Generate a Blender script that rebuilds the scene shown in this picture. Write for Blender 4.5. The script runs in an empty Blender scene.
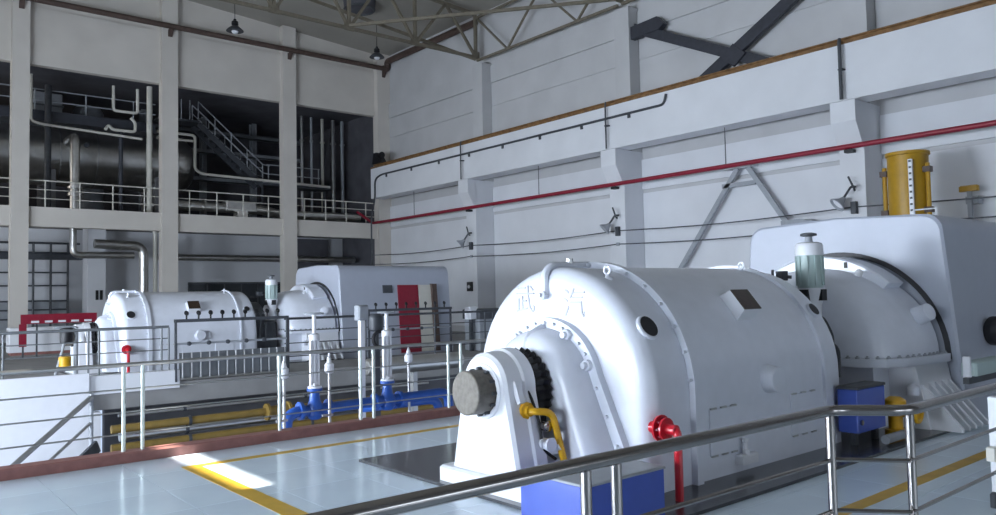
import bpy, math, random
from mathutils import Vector, Matrix
random.seed(7)
PI = math.pi
sc = bpy.context.scene
COL = sc.collection

# ------------------------------------------------------------------ camera
F_PX, YAW, PITCH, ROLL, EYE = 776.5, math.radians(49.97), math.radians(2.766), math.radians(-1.164), 1.75
_F = Vector((math.cos(YAW)*math.cos(PITCH), math.sin(YAW)*math.cos(PITCH), math.sin(PITCH)))
_r = Vector((math.sin(YAW), -math.cos(YAW), 0)); _u = _r.cross(_F)
_R = _r*math.cos(ROLL) + _u*math.sin(ROLL); _U = -_r*math.sin(ROLL) + _u*math.cos(ROLL)
cam = bpy.data.objects.new('camera', bpy.data.cameras.new('camera'))
COL.objects.link(cam)
cam.matrix_world = Matrix(((_R.x, _U.x, -_F.x, 0), (_R.y, _U.y, -_F.y, 0), (_R.z, _U.z, -_F.z, EYE), (0, 0, 0, 1)))
cam.data.sensor_fit = 'HORIZONTAL'; cam.data.sensor_width = 36.0
cam.data.lens = 36.0*F_PX/996.0
cam.data.clip_start = 0.05; cam.data.clip_end = 300
sc.camera = cam

# ------------------------------------------------------------------ world, sun, window daylight, boiler bay fill, exposure
w = bpy.data.worlds.new('sky'); sc.world = w; w.use_nodes = True
bg = w.node_tree.nodes['Background']
bg.inputs[0].default_value = (0.62, 0.76, 1.0, 1); bg.inputs[1].default_value = 1.0
sun = bpy.data.lights.new('sun', 'SUN'); sun.energy = 30.0; sun.angle = math.radians(0.5); sun.color = (1.0, 0.95, 0.86)
sun_o = bpy.data.objects.new('sun', sun); COL.objects.link(sun_o)
SUN_EL = math.radians(33)
sun_o.rotation_euler = Vector((-math.cos(SUN_EL), 0, math.sin(SUN_EL))).to_track_quat('Z', 'Y').to_euler()
WX = -8.0                                    # inner face of the window wall behind and left of the camera
WIN_Y = [(2.6, 6.9), (11.0, 16.0), (17.5, 22.5), (24.0, 29.0)]
WIN_POWER = [900, 2900, 900, 720]
WIN_Z = (0.8, 3.6)
def area(name, loc, rot, sx, sy, power, col=(0.77, 0.87, 1.0)):
    l = bpy.data.lights.new(name, 'AREA'); l.shape = 'RECTANGLE'; l.size = sx; l.size_y = sy; l.energy = power; l.color = col
    o = bpy.data.objects.new(name, l); COL.objects.link(o); o.location = loc; o.rotation_euler = rot
    return o
for i, (a, b) in enumerate(WIN_Y):
    area('window_daylight', (WX+0.05, (a+b)/2, sum(WIN_Z)/2), (0, -PI/2, 0), WIN_Z[1]-WIN_Z[0], b-a, WIN_POWER[i])
REAR_Y = -9.0
REAR_X = [(1.0, 5.0), (6.5, 10.5)]; REAR_Z = (0.9, 3.0)
for a, b in REAR_X:
    area('rear_window_daylight', ((a+b)/2, REAR_Y+0.05, sum(REAR_Z)/2), (PI/2, 0, 0), b-a, REAR_Z[1]-REAR_Z[0], 130)
area('boiler_bay_fill', (WX+0.1, 42.5, 9.0), (0, -PI/2, 0), 5.0, 9.0, 650, (1.0, 0.95, 0.88))  # added fill lamp, no window there; lifts the dark boiler bay
sc.view_settings.view_transform = 'Standard'; sc.view_settings.look = 'None'
sc.view_settings.gamma = 1.0; sc.view_settings.exposure = 0.08
sc.view_settings.use_curve_mapping = False

# ------------------------------------------------------------------ materials
def M(name, col, rough=0.5, metal=0.0, var=0.06, scale=6.0, bump=0.0, bscale=40.0, spec=0.5, coat=0.0):
    m = bpy.data.materials.new(name); m.use_nodes = True
    nt = m.node_tree; b = nt.nodes['Principled BSDF']
    b.inputs['Roughness'].default_value = rough; b.inputs['Metallic'].default_value = metal
    b.inputs['Specular IOR Level'].default_value = spec
    if coat: b.inputs['Coat Weight'].default_value = coat; b.inputs['Coat Roughness'].default_value = 0.1
    tc = nt.nodes.new('ShaderNodeTexCoord')
    n = nt.nodes.new('ShaderNodeTexNoise'); n.inputs['Scale'].default_value = scale; n.inputs['Detail'].default_value = 5
    nt.links.new(tc.outputs['Object'], n.inputs['Vector'])
    r = nt.nodes.new('ShaderNodeValToRGB')
    r.color_ramp.elements[0].position = 0.3; r.color_ramp.elements[1].position = 0.7
    lo = [max(0, c*(1-var)) for c in col]; hi = [min(1, c*(1+var)) for c in col]
    r.color_ramp.elements[0].color = (*lo, 1); r.color_ramp.elements[1].color = (*hi, 1)
    nt.links.new(n.outputs['Fac'], r.inputs['Fac']); nt.links.new(r.outputs['Color'], b.inputs['Base Color'])
    if bump:
        n2 = nt.nodes.new('ShaderNodeTexNoise'); n2.inputs['Scale'].default_value = bscale
        nt.links.new(tc.outputs['Object'], n2.inputs['Vector'])
        bp = nt.nodes.new('ShaderNodeBump'); bp.inputs['Strength'].default_value = bump; bp.inputs['Distance'].default_value = 0.01
        nt.links.new(n2.outputs['Fac'], bp.inputs['Height']); nt.links.new(bp.outputs['Normal'], b.inputs['Normal'])
    return m
WHITE = M('white_paint', (0.76, 0.77, 0.81), 0.30, var=0.02, coat=0.15)
CASING = M('casing_paint', (0.70, 0.725, 0.80), 0.33, var=0.03, coat=0.15)
HOUSING = M('housing_paint', (0.40, 0.425, 0.495), 0.42, var=0.02)
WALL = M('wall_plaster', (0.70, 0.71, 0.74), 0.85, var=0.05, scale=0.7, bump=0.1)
WALLU = M('upper_wall_darker', (0.53, 0.53, 0.54), 0.85, var=0.06, scale=0.7, bump=0.1)  # darker wall tone for the upper wall and upper columns
WALLW = M('warm_plaster', (0.64, 0.60, 0.55), 0.85, var=0.05, scale=0.7, bump=0.1)
CONC = M('concrete', (0.27, 0.265, 0.26), 0.85, var=0.1, scale=2)
DCONC = M('dark_concrete', (0.16, 0.16, 0.17), 0.85, var=0.15, scale=2)
DARKW = M('dark_grey_wall', (0.10, 0.10, 0.115), 0.9, var=0.2, scale=1)  # plain dark grey for boiler bay, door and ventilator throat
ROOF = M('roof_board', (0.36, 0.34, 0.30), 0.9, var=0.06, scale=0.5)
TILE = M('floor_tile', (0.74, 0.86, 0.98), 0.14, var=0.05, scale=1.2, bump=0.03, bscale=8)
GROUT = M('grout', (0.44, 0.51, 0.56), 0.7)
KERB = M('kerb_brown_paint', (0.26, 0.115, 0.10), 0.55, var=0.15, scale=9)
YEL = M('yellow_line_paint', (0.62, 0.38, 0.04), 0.4, var=0.12, scale=5)
STEEL = M('stainless_steel', (0.33, 0.31, 0.30), 0.20, 1.0, var=0.05)
STEELM = M('dull_steel', (0.50, 0.50, 0.50), 0.42, 1.0, var=0.08)
SILVER = M('pipe_cladding', (0.60, 0.59, 0.57), 0.33, 1.0, var=0.1, scale=3)
DGREY = M('dark_grey_steel', (0.055, 0.06, 0.07), 0.5, var=0.2)
GREY = M('grey_paint', (0.33, 0.35, 0.38), 0.5, var=0.08)
BLACK = M('black_rubber', (0.012, 0.012, 0.015), 0.5, var=0.3)
BRACE = M('brace_paint', (0.035, 0.038, 0.05), 0.55, var=0.15)
RUST = M('rusty_rail', (0.20, 0.105, 0.04), 0.75, var=0.35, scale=5)
BROWN = M('brown_pipe_paint', (0.085, 0.055, 0.045), 0.6, var=0.2)
TRUSS = M('truss_paint', (0.17, 0.148, 0.11), 0.65, var=0.15)
RED = M('fire_red', (0.25, 0.010, 0.03), 0.4, var=0.08)
REDV = M('valve_red', (0.55, 0.01, 0.025), 0.3, var=0.05)
BLUE = M('blue_cabinet_paint', (0.06, 0.11, 0.46), 0.25, var=0.06)
PBLUE = M('blue_pipe_paint', (0.02, 0.09, 0.38), 0.35, var=0.08)
YPIPE = M('yellow_pipe_paint', (0.70, 0.38, 0.01), 0.35, var=0.06)
YTANK = M('yellow_tank_paint', (0.42, 0.235, 0.012), 0.4, var=0.08)
OCHRE = M('ochre_pipe_paint', (0.23, 0.15, 0.035), 0.5, var=0.12)
PLATE = M('chequer_plate', (0.045, 0.047, 0.053), 0.2, var=0.25, scale=4, bump=0.15, bscale=30)
CAP = M('brushed_cap', (0.15, 0.135, 0.115), 0.6, 0.3, var=0.2, scale=25)
MOTORG = M('pale_green_paint', (0.40, 0.50, 0.48), 0.4, var=0.04)
GLASS = M('dark_glass', (0.03, 0.035, 0.04), 0.15, var=0.1)
FROST = M('frosted_pane', (0.75, 0.8, 0.85), 0.5)
BULB = M('bulb_glass', (0.85, 0.86, 0.9), 0.1)
CREAM = M('cream_panel', (0.62, 0.60, 0.54), 0.5, var=0.03)
NAME = M('bronze_plate', (0.055, 0.035, 0.025), 0.35, 0.4, var=0.2, scale=30)
RELIEF_SHADE = M('letter_relief_shade', (0.36, 0.37, 0.42), 0.4, var=0.05)  # grey imitates the shading of the embossed letters

# ------------------------------------------------------------------ mesh building
class MB:
    def __init__(s): s.v = []; s.f = []
    def add(s, v, f):
        o = len(s.v); s.v += [tuple(p) for p in v]; s.f += [tuple(i+o for i in q) for q in f]; return s
    def box(s, x0, x1, y0, y1, z0, z1):
        v = [(x, y, z) for x in (x0, x1) for y in (y0, y1) for z in (z0, z1)]
        return s.add(v, [(0, 1, 3, 2), (4, 6, 7, 5), (0, 4, 5, 1), (2, 3, 7, 6), (0, 2, 6, 4), (1, 5, 7, 3)])
    def rbox(s, x0, x1, y0, y1, z0, z1, c=0.02):           # box with chamfered vertical and top edges
        pts = [(x0+c, y0), (x1-c, y0), (x1, y0+c), (x1, y1-c), (x1-c, y1), (x0+c, y1), (x0, y1-c), (x0, y0+c)]
        cx, cy = (x0+x1)/2, (y0+y1)/2
        def ring(z, d): return [(x+math.copysign(min(d, abs(x-cx)), cx-x), y+math.copysign(min(d, abs(y-cy)), cy-y), z) for x, y in pts]
        return s.rings([ring(z0, 0), ring(z1-c, 0), ring(z1, c)])
    def rings(s, R, cap=True, closed=True):
        n = len(R[0]); v = [p for r in R for p in r]; f = []
        for i in range(len(R)-1):
            for j in range(n if closed else n-1):
                k = (j+1) % n; f.append((i*n+j, i*n+k, (i+1)*n+k, (i+1)*n+j))
        if cap: f.append(tuple(range(n-1, -1, -1))); f.append(tuple(range((len(R)-1)*n, len(R)*n)))
        return s.add(v, f)
    def tube(s, pts, r, n=10, cap=True):
        pts = [Vector(p) for p in pts]; R = []; rad = r if isinstance(r, (list, tuple)) else [r]*len(pts)
        ref = None
        for i, p in enumerate(pts):
            a = pts[max(i-1, 0)]; b = pts[min(i+1, len(pts)-1)]
            t = (b-a).normalized()
            if ref is None:
                ref = Vector((0, 0, 1)) if abs(t.z) < 0.9 else Vector((1, 0, 0))
            e1 = (ref - t*ref.dot(t)).normalized(); e2 = t.cross(e1); ref = e1
            k = 1.0
            if 0 < i < len(pts)-1:
                c = (pts[i]-pts[i-1]).normalized().dot((pts[i+1]-pts[i]).normalized()); k = 1/max(0.5, math.sqrt((1+c)/2))
            R.append([tuple(p+(e1*math.cos(2*PI*j/n)+e2*math.sin(2*PI*j/n))*rad[i]) for j in range(n)])
        return s.rings(R, cap)
    def bent(s, pts, r, bend=0.15, n=10, seg=5):           # tube with rounded elbows
        P = [Vector(p) for p in pts]; out = [P[0]]
        for i in range(1, len(P)-1):
            d0 = (P[i-1]-P[i]); d1 = (P[i+1]-P[i]); b = min(bend, d0.length*0.49, d1.length*0.49)
            a = P[i]+d0.normalized()*b; c = P[i]+d1.normalized()*b
            for k in range(seg+1):
                t = k/seg; out.append(a*(1-t)**2+P[i]*2*t*(1-t)+c*t*t)
        out.append(P[-1]); return s.tube(out, r, n)
    def lathe(s, p0, axis, prof, n=24, cap=True):          # prof: (distance along axis, radius)
        a = Vector(axis).normalized(); p0 = Vector(p0)
        ref = Vector((0, 0, 1)) if abs(a.z) < 0.9 else Vector((1, 0, 0))
        e1 = (ref-a*ref.dot(a)).normalized(); e2 = a.cross(e1)
        return s.rings([[tuple(p0+a*d+(e1*math.cos(2*PI*j/n)+e2*math.sin(2*PI*j/n))*r) for j in range(n)] for d, r in prof], cap)
    def prism(s, poly, axis, a, b):                        # poly in the two other axes (cyclic order xy, yz, xz), extruded a..b
        def q(p, t):
            return {'x': (t, p[0], p[1]), 'y': (p[0], t, p[1]), 'z': (p[0], p[1], t)}[axis]
        return s.rings([[q(p, a) for p in poly], [q(p, b) for p in poly]])
    def bar(s, p0, p1, w, h):                              # rectangular bar between two points
        p0 = Vector(p0); p1 = Vector(p1); t = (p1-p0).normalized()
        ref = Vector((0, 0, 1)) if abs(t.z) < 0.95 else Vector((1, 0, 0))
        e1 = (ref-t*ref.dot(t)).normalized(); e2 = t.cross(e1)
        return s.rings([[tuple(p+e2*sx*w/2+e1*sz*h/2) for sx, sz in ((-1, -1), (1, -1), (1, 1), (-1, 1))] for p in (p0, p1)])
    def torus(s, c, axis, R, r, n=20, m=8):
        a = Vector(axis).normalized(); c = Vector(c)
        ref = Vector((0, 0, 1)) if abs(a.z) < 0.9 else Vector((1, 0, 0))
        e1 = (ref-a*ref.dot(a)).normalized(); e2 = a.cross(e1); v = []; f = []
        for i in range(n):
            d = e1*math.cos(2*PI*i/n)+e2*math.sin(2*PI*i/n)
            for j in range(m):
                v.append(tuple(c+d*(R+r*math.cos(2*PI*j/m))+a*r*math.sin(2*PI*j/m)))
                f.append((i*m+j, i*m+(j+1) % m, ((i+1) % n)*m+(j+1) % m, ((i+1) % n)*m+j))
        return s.add(v, f)
    def mesh(s, name, mat, off=(0, 0, 0), smooth=True, ang=35):
        m = bpy.data.meshes.new(name)
        m.from_pydata([(x-off[0], y-off[1], z-off[2]) for x, y, z in s.v], [], s.f); m.update()
        import bmesh
        b = bmesh.new(); b.from_mesh(m); bmesh.ops.recalc_face_normals(b, faces=b.faces); b.to_mesh(m); b.free()
        if mat: m.materials.append(mat)
        if smooth:
            m.shade_smooth(); m.set_sharp_from_angle(angle=math.radians(ang))
        return m
OFF = {}
def tag(o, label=None, cat=None, group=None, kind=None):
    if label: o['label'] = label
    if cat: o['category'] = cat
    if group: o['group'] = group
    if kind: o['kind'] = kind
    return o
def link(o, parent=None):
    COL.objects.link(o)
    if parent is not None: o.parent = parent
    return o
def thing(name, label, cat, loc=(0, 0, 0), group=None):
    o = link(bpy.data.objects.new(name, None)); o.location = loc; o.empty_display_size = 0.2
    OFF[o] = Vector(loc); return tag(o, label, cat, group)
def part(name, mb, mat, parent, label=None, ang=35):
    off = OFF[parent]; o = link(bpy.data.objects.new(name, mb.mesh(name, mat, off, ang=ang)), parent)
    OFF[o] = off
    if label: o['label'] = label
    return o
def single(name, mb, mat, label, cat, loc=(0, 0, 0), group=None):
    o = link(bpy.data.objects.new(name, mb.mesh(name, mat, loc))); o.location = loc; OFF[o] = Vector(loc)
    return tag(o, label, cat, group)
def struct(name, mb, mat):
    o = link(bpy.data.objects.new(name, mb.mesh(name, mat))); OFF[o] = Vector((0, 0, 0)); o['kind'] = 'structure'; return o
def inst(name, mesh, parent, loc, rot=(0, 0, 0)):           # a piece sharing mesh data, built around its own origin
    o = link(bpy.data.objects.new(name, mesh), parent); off = OFF.get(parent, Vector((0, 0, 0)))
    o.location = Vector(loc)-off; o.rotation_euler = rot; return o
def B(*a): return MB().box(*a)

# ================================================================== SETTING
RX = 23.1          # inner face of the right wall
LY = 37.0          # line of the left wall
def roof_z(x): return 15.25+0.07*(RX-x) if x > 8 else 15.25+0.07*(RX-8)-0.07*(8-x)
# --- operating floor with tiles
floor = struct('floor', B(WX, RX, REAR_Y, 9.2, -0.5, -0.012), GROUT)
T = 0.8
tile_mesh = MB().rbox(-T/2+0.002, T/2-0.002, -T/2+0.002, T/2-0.002, -0.012, 0.0, 0.001).mesh('floor_tile', TILE, smooth=False)
for i in range(0, 17):
    for j in range(0, 11):
        inst('floor_tile', tile_mesh, floor, (0.3+i*T, 0.8+j*T-0.01, 0))
rest = MB()
x1g, y0g, y1g = 0.3-T/2, 0.79-T/2, 0.79+10.5*T
rest.box(WX, x1g, REAR_Y, 9.2, -0.012, 0.0).box(0.3+16.5*T, RX, REAR_Y, 9.2, -0.012, 0.0).box(x1g, 0.3+16.5*T, REAR_Y, y0g, -0.012, 0.0)
part('tiled_margin', rest, TILE, floor)
for k, (a, b, c, d) in enumerate([(2.74, 2.92, 3.08, 8.42), (2.74, 13.0, 8.42, 8.55), (2.74, 13.0, 2.95, 3.08)]):
    part('painted_line', B(a, b, c, d, 0.0, 0.002), YEL, floor, 'yellow safety line painted around the turbine')
# kerb at pit edge
trim = struct('trim_1', MB().rbox(-2.0, 13.0, 9.2, 9.42, -0.5, 0.11, 0.012), KERB)
tag(trim, 'red-brown painted kerb along the pit edge', 'kerb')
# --- pit and far floor
struct('floor_pit', B(WX, RX, 9.2, 20.5, -4.7, -4.5), DCONC)
struct('wall_pit', B(4.35, RX, 18.6, 18.8, -4.5, -0.5), DCONC)
PITY = 17.6
ff = struct('floor_far', B(WX, RX, PITY, 42.4, -0.45, 0.0), CONC)
part('plinth_wall', MB().box(WX, 3.8, PITY-0.12, PITY, -4.5, 0.33).box(3.8, 4.02, PITY-0.12, PITY+0.1, -4.5, -0.47), WHITE, ff)
part('ledge', B(3.8, 5.6, PITY-0.06, PITY+0.25, -0.12, 0.26), WALL, ff)
# --- right wall
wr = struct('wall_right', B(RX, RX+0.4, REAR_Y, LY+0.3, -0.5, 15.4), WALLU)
COLY = [1.5, 10.35, 19.2, 28.05]
for k, cy in enumerate(COLY):
    c = part('column', B(22.0, RX, cy-0.36, cy+0.36, 0, 7.04), WALL, wr)
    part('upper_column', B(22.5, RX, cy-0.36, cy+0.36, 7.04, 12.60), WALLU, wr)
    poly = [(22.02, 5.65), (22.02, 7.04), (21.55, 7.04), (21.55, 6.45)]
    part('corbel', MB().prism(poly, 'y', cy-0.36, cy+0.36), WALL, c, ang=15)
for k in range(-1, 4):                             # precast panels between the columns: a ledge under the girder, beams higher up
    a = COLY[k]+0.36 if k >= 0 else REAR_Y
    b = COLY[k+1]-0.36 if k+1 < len(COLY) else LY-0.3
    part('wall_panel', B(RX-0.10, RX, a+0.02, b-0.02, 5.62, 6.75), WALL, wr)
    part('wall_panel', B(RX-0.06, RX, a+0.02, b-0.02, 0.3, 5.48), WALL, wr)
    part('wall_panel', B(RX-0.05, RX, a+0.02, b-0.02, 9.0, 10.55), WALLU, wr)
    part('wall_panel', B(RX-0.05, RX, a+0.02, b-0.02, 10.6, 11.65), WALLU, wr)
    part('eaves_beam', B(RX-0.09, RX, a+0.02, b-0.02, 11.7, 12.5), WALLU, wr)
# --- left wall: columns, lintels, mezzanine
wl = struct('wall_left', B(WX, RX, LY+0.02, LY+0.3, 11.80, 16.4), WALLW)
LCX = [(-6.9, -6.2), (-0.95, -0.25), (5.05, 5.68), (10.92, 11.62), (16.78, 17.48), (22.3, RX)]
for a, b in LCX:
    part('column', B(a, b, LY-0.4, LY+0.1, 0, roof_z((a+b)/2)), WALLW, wl)
part('upper_panel', B(WX, RX, LY-0.06, LY+0.02, 11.80, 14.25), WALLW, wl)
mz = struct('floor_mezzanine', B(WX, RX, LY-0.05, 48, 5.35, 5.8), CONC)
for (a0, a1), (b0, b1) in zip(LCX[:-1], LCX[1:]):
    part('edge_beam', B(a1, b0, LY-0.2, LY+0.2, 4.98, 5.8), WALLW, mz)
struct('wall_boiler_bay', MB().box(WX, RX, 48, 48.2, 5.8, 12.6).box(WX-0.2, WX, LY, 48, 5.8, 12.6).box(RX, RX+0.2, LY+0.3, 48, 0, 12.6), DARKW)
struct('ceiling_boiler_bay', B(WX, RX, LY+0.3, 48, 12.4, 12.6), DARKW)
lb = struct('wall_lower_bay', B(WX, RX, 42.2, 42.4, 0, 5.35), WALL)
# windows in lower bay
wn = struct('window_1', B(13.9, 19.6, 42.12, 42.2, 0.9, 2.75), DGREY)
for i in range(6):
    part('pane', B(14.0+i*0.94, 14.84+i*0.94, 42.09, 42.13, 1.0, 2.65), GLASS, wn)
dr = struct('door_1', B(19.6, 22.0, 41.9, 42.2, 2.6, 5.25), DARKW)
# --- window wall (x = WX) behind the camera, with an unseen slit shaped to cast the sun patch
SUNX, SUNW = 2.88, 0.23
zs = (SUNX-WX)*math.tan(SUN_EL); dz = SUNW*math.tan(SUN_EL)
wn_mb = MB()
ys = sorted([REAR_Y] + [v for p in WIN_Y for v in p] + [7.12, 9.9, LY])
Z0, Z1 = WIN_Z
def wallstrip(a, b):
    mid = (a+b)/2
    if any(p[0] < mid < p[1] for p in WIN_Y):
        wn_mb.box(WX-0.2, WX, a, b, -0.5, Z0); wn_mb.box(WX-0.2, WX, a, b, Z1, 15.3)
    elif 7.12 < mid < 9.9:
        wn_mb.box(WX-0.02, WX, a, b, -0.5, zs); wn_mb.box(WX-0.02, WX, a, b, zs+dz, 15.3)
    else: wn_mb.box(WX-0.2, WX, a, b, -0.5, 15.3)
for a, b in zip(ys[:-1], ys[1:]): wallstrip(a, b)
wn2 = struct('wall_near', wn_mb, CONC)
for a, b in WIN_Y: part('window_pane', B(WX-0.12, WX-0.08, a, b, Z0, Z1), FROST, wn2)
wb = MB(); xs = [WX-0.2, 1.0, 5.0, 6.5, 10.5, RX+0.4]
for k in range(5):
    if k % 2: wb.box(xs[k], xs[k+1], REAR_Y-0.2, REAR_Y, -0.5, REAR_Z[0]).box(xs[k], xs[k+1], REAR_Y-0.2, REAR_Y, REAR_Z[1], 15.6)
    else: wb.box(xs[k], xs[k+1], REAR_Y-0.2, REAR_Y, -0.5, 15.6)
wb_o = struct('wall_rear', wb, CONC)
for a, b in REAR_X: part('window_pane', B(a, b, REAR_Y-0.12, REAR_Y-0.08, *REAR_Z), FROST, wb_o)
# --- roof
cl = MB()
cl.prism([(RX, roof_z(RX)), (8, roof_z(8)), (WX-0.2, roof_z(WX)), (WX-0.2, roof_z(WX)+0.3), (8, roof_z(8)+0.3), (RX+0.4, roof_z(RX)+0.3)], 'y', REAR_Y-0.2, LY+0.3)
ceil = struct('ceiling', cl, ROOF)

# ================================================================== NEAR AND FAR TURBINE UNITS
ZC = 0.8
def arch(yc, r, z0, n=28, zc=0.83, w=None):
    p = [(yc-(w or r), z0)]
    p += [(yc-r*math.cos(PI*k/n), zc+r*math.sin(PI*k/n)) for k in range(n+1)]
    p += [(yc+(w or r), z0)]
    return p
def loft(sections):
    m = MB(); return m.rings([[(x, y, z) for y, z in s] for x, s in sections])
def flange_ring(x0, x1, yc, r0, r1, z0, n=36):
    o = arch(yc, r1, z0, n); i = arch(yc, r0, z0, n)
    m = MB(); R = [[(x0, *p) for p in i], [(x0, *p) for p in o], [(x1, *p) for p in o], [(x1, *p) for p in i], [(x0, *p) for p in i]]
    m.rings(R, cap=False, closed=False)
    return m
bolt_x = MB().lathe((0, 0, 0), (1, 0, 0), [(-0.035, 0.016), (0.02, 0.016)], 6).mesh('bolt', CASING)
bolt_z = MB().lathe((0, 0, 0), (0, 0, 1), [(0, 0.026), (0.022, 0.026), (0.023, 0.014), (0.04, 0.014)], 6).mesh('bolt', GREY)
def eyebolt():
    return MB().lathe((0, 0, 0), (0, 0, 1), [(-0.1, 0.07), (0.03, 0.065), (0.035, 0.03), (0.07, 0.025)], 12).torus((0, 0, 0.115), (1, 0, 0), 0.045, 0.016, 16, 6).mesh('eye_bolt', CASING)
EYE_M = eyebolt()
def glyph(ch, size):
    c = bpy.data.curves.new('letter', 'FONT'); c.body = ch; c.size = size; c.extrude = 0.004; c.resolution_u = 2; c.align_x = 'CENTER'; c.align_y = 'CENTER'
    o = bpy.data.objects.new('letter', c); COL.objects.link(o)
    dg = bpy.context.evaluated_depsgraph_get(); me = bpy.data.meshes.new_from_object(o.evaluated_get(dg))
    bpy.data.objects.remove(o); me.materials.clear(); me.materials.append(RELIEF_SHADE); me.name = 'raised_letter'
    return me
def turbine(yc, label, near):
    t = thing('steam_turbine', label, 'turbine', (6.8, yc, 0.0))
    Rc = 1.185; z0 = 0.03; ZC = 0.83
    secs = []
    for k in range(9):
        a = PI/2*k/8; rr = 0.16
        secs.append((5.22+rr*(1-math.cos(a)), arch(yc, Rc-0.005-rr+rr*math.sin(a), z0)))
    secs.append((5.84, arch(yc, Rc-0.015, z0)))
    part('front_casing', loft(secs), CASING, t)
    part('main_casing', loft([(5.84, arch(yc, Rc, z0)), (8.18, arch(yc, Rc, z0))]), CASING, t)
    secs = [(8.18, arch(yc, Rc-0.01, z0)), (8.54, arch(yc, Rc-0.02, z0))]
    for k in range(1, 7):
        a = PI/2*k/6; secs.append((8.54+0.12*math.sin(a), arch(yc, Rc-0.02-0.12*(1-math.cos(a)), z0)))
    part('rear_casing', loft(secs), CASING, t)
    f1 = part('front_flange', flange_ring(5.80, 5.89, yc, Rc-0.05, Rc+0.05, z0), CASING, t)
    part('rear_flange', flange_ring(8.16, 8.20, yc, Rc-0.05, Rc+0.035, z0), CASING, t)
    for k in range(15):
        a = PI*(k+0.5)/15; r = Rc+0.022
        inst('bolt', bolt_x, f1, (5.79, yc-r*math.cos(a), ZC+r*math.sin(a)))
    # top joint flange running from the front face over the top
    part('joint_rib', MB().bent([(5.21, yc+0.05, 1.72), (5.21, yc+0.05, 1.95), (5.29, yc+0.05, 2.025), (5.84, yc+0.05, 2.035)], 0.04, 0.06, 8), CASING, t)
    part('joint_bolt', MB().lathe((5.21, yc+0.05, 1.74), (-1, 0, 0), [(0, 0.045), (0.05, 0.045), (0.06, 0.02), (0.09, 0.02)], 8), CASING, t)
    part('joint_bolt', MB().lathe((5.55, yc+0.05, 2.05), (0, 0, 1), [(0, 0.04), (0.05, 0.04)], 8), STEELM, t)
    for dy, x in ((0.72, 5.62), (-0.50, 5.50)):
        zz = ZC+math.sqrt((Rc-0.02)**2-dy**2); inst('eye_bolt', EYE_M, t, (x, yc+dy, zz-0.01)).scale = (0.8, 0.8, 0.8)
    for dy, x in ((-0.30, 8.05),):
        zz = ZC+math.sqrt((Rc-0.02)**2-dy**2); inst('eye_bolt', EYE_M, t, (x, yc+dy, zz-0.01)).scale = (0.8, 0.8, 0.8)
    # gland arch on the front face: flared flange, then a rounded hood
    def flare(r, wb, n=24):
        p = [(yc-wb, 0.05)]
        p += [(yc-r*math.cos(a), ZC+r*math.sin(a)) for a in [0.30+(PI-0.60)*k/n for k in range(n+1)]]
        return p+[(yc+wb, 0.05)]
    g = part('gland_flange', loft([(5.15, flare(0.69, 1.12)), (5.23, flare(0.70, 1.13))]), CASING, t)
    secs = [(4.88, flare(0.40, 0.70)), (4.89, flare(0.46, 0.78)), (4.915, flare(0.515, 0.86)), (4.96, flare(0.555, 0.92)), (5.03, flare(0.58, 0.97)), (5.18, flare(0.60, 1.0))]
    part('gland_hood', loft(secs), CASING, t)
    part('gland_rib', MB().bent([(4.89, yc+0.02, 1.18), (4.93, yc+0.02, 1.34), (5.02, yc+0.02, 1.39), (5.24, yc+0.02, 1.48)], 0.035, 0.05, 8), CASING, t)
    for sgn in (-1, 1):
        for k in range(7):
            a = 0.42+k*0.19
            inst('bolt', bolt_x, g, (5.155, yc+sgn*0.645*math.cos(a), ZC+0.645*math.sin(a)))
        for k in range(4):
            u = (k+0.5)/4; yb = 0.645*math.cos(0.3)+(1.08-0.645*math.cos(0.3))*u; zb = ZC+0.645*math.sin(0.3)-(ZC+0.645*math.sin(0.3)-0.06)*u
            inst('bolt', bolt_x, g, (5.155, yc+sgn*(yb-0.02), zb))
        for a in ((0.95,) if sgn > 0 else (1.05, 0.45)):
            part('boss', MB().lathe((5.17, yc+sgn*0.62*math.cos(a), ZC+0.62*math.sin(a)), (-1, 0, 0), [(0, 0.055), (0.06, 0.05), (0.065, 0.032), (0.10, 0.03)], 14), CASING, g)
    # front bearing pedestal with shaft cap
    ZP = ZC+0.065
    def ped(w, wb, r, zb=0.16, n=16):
        p = [(yc-wb, zb), (yc-w, ZP)] + [(yc-r*math.cos(PI*k/n), ZP+0.03+r*math.sin(PI*k/n)) for k in range(1, n)] + [(yc+w, ZP), (yc+wb, zb)]
        return p
    pd = part('bearing_pedestal', loft([(4.37, ped(0.29, 0.45, 0.28)), (4.40, ped(0.32, 0.48, 0.31)), (4.56, ped(0.32, 0.48, 0.32)), (4.58, ped(0.34, 0.50, 0.34)), (4.70, ped(0.34, 0.50, 0.34))]), WHITE, t)
    part('pedestal_foot', MB().rbox(4.30, 4.95, yc-0.62, yc+0.60, 0.03, 0.17, 0.02), WHITE, pd)
    part('pedestal_lug', MB().prism([(yc-0.26, 0.98), (yc-0.36, 0.80), (yc-0.40, 0.82), (yc-0.33, 1.00)], 'x', 4.46, 4.52), WHITE, pd)
    part('pedestal_collar', MB().torus((4.38, yc, ZP), (1, 0, 0), 0.225, 0.03, 28, 8), WHITE, pd)
    cp = part('shaft_cap', MB().lathe((4.17, yc, ZP), (1, 0, 0), [(0, 0.185), (0.008, 0.195), (0.22, 0.195)], 32), CAP, t, 'round dull metal shaft cap')
    for k in range(12):
        a = 2*PI*k/12; part('cap_bolt', MB().lathe((4.31, yc+0.205*math.cos(a), ZP+0.205*math.sin(a)), (1, 0, 0), [(0, 0.016), (0.06, 0.016)], 6), DGREY, cp)
    # black bristly oil seal between pedestal and casing
    sm = MB(); n = 60
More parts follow.
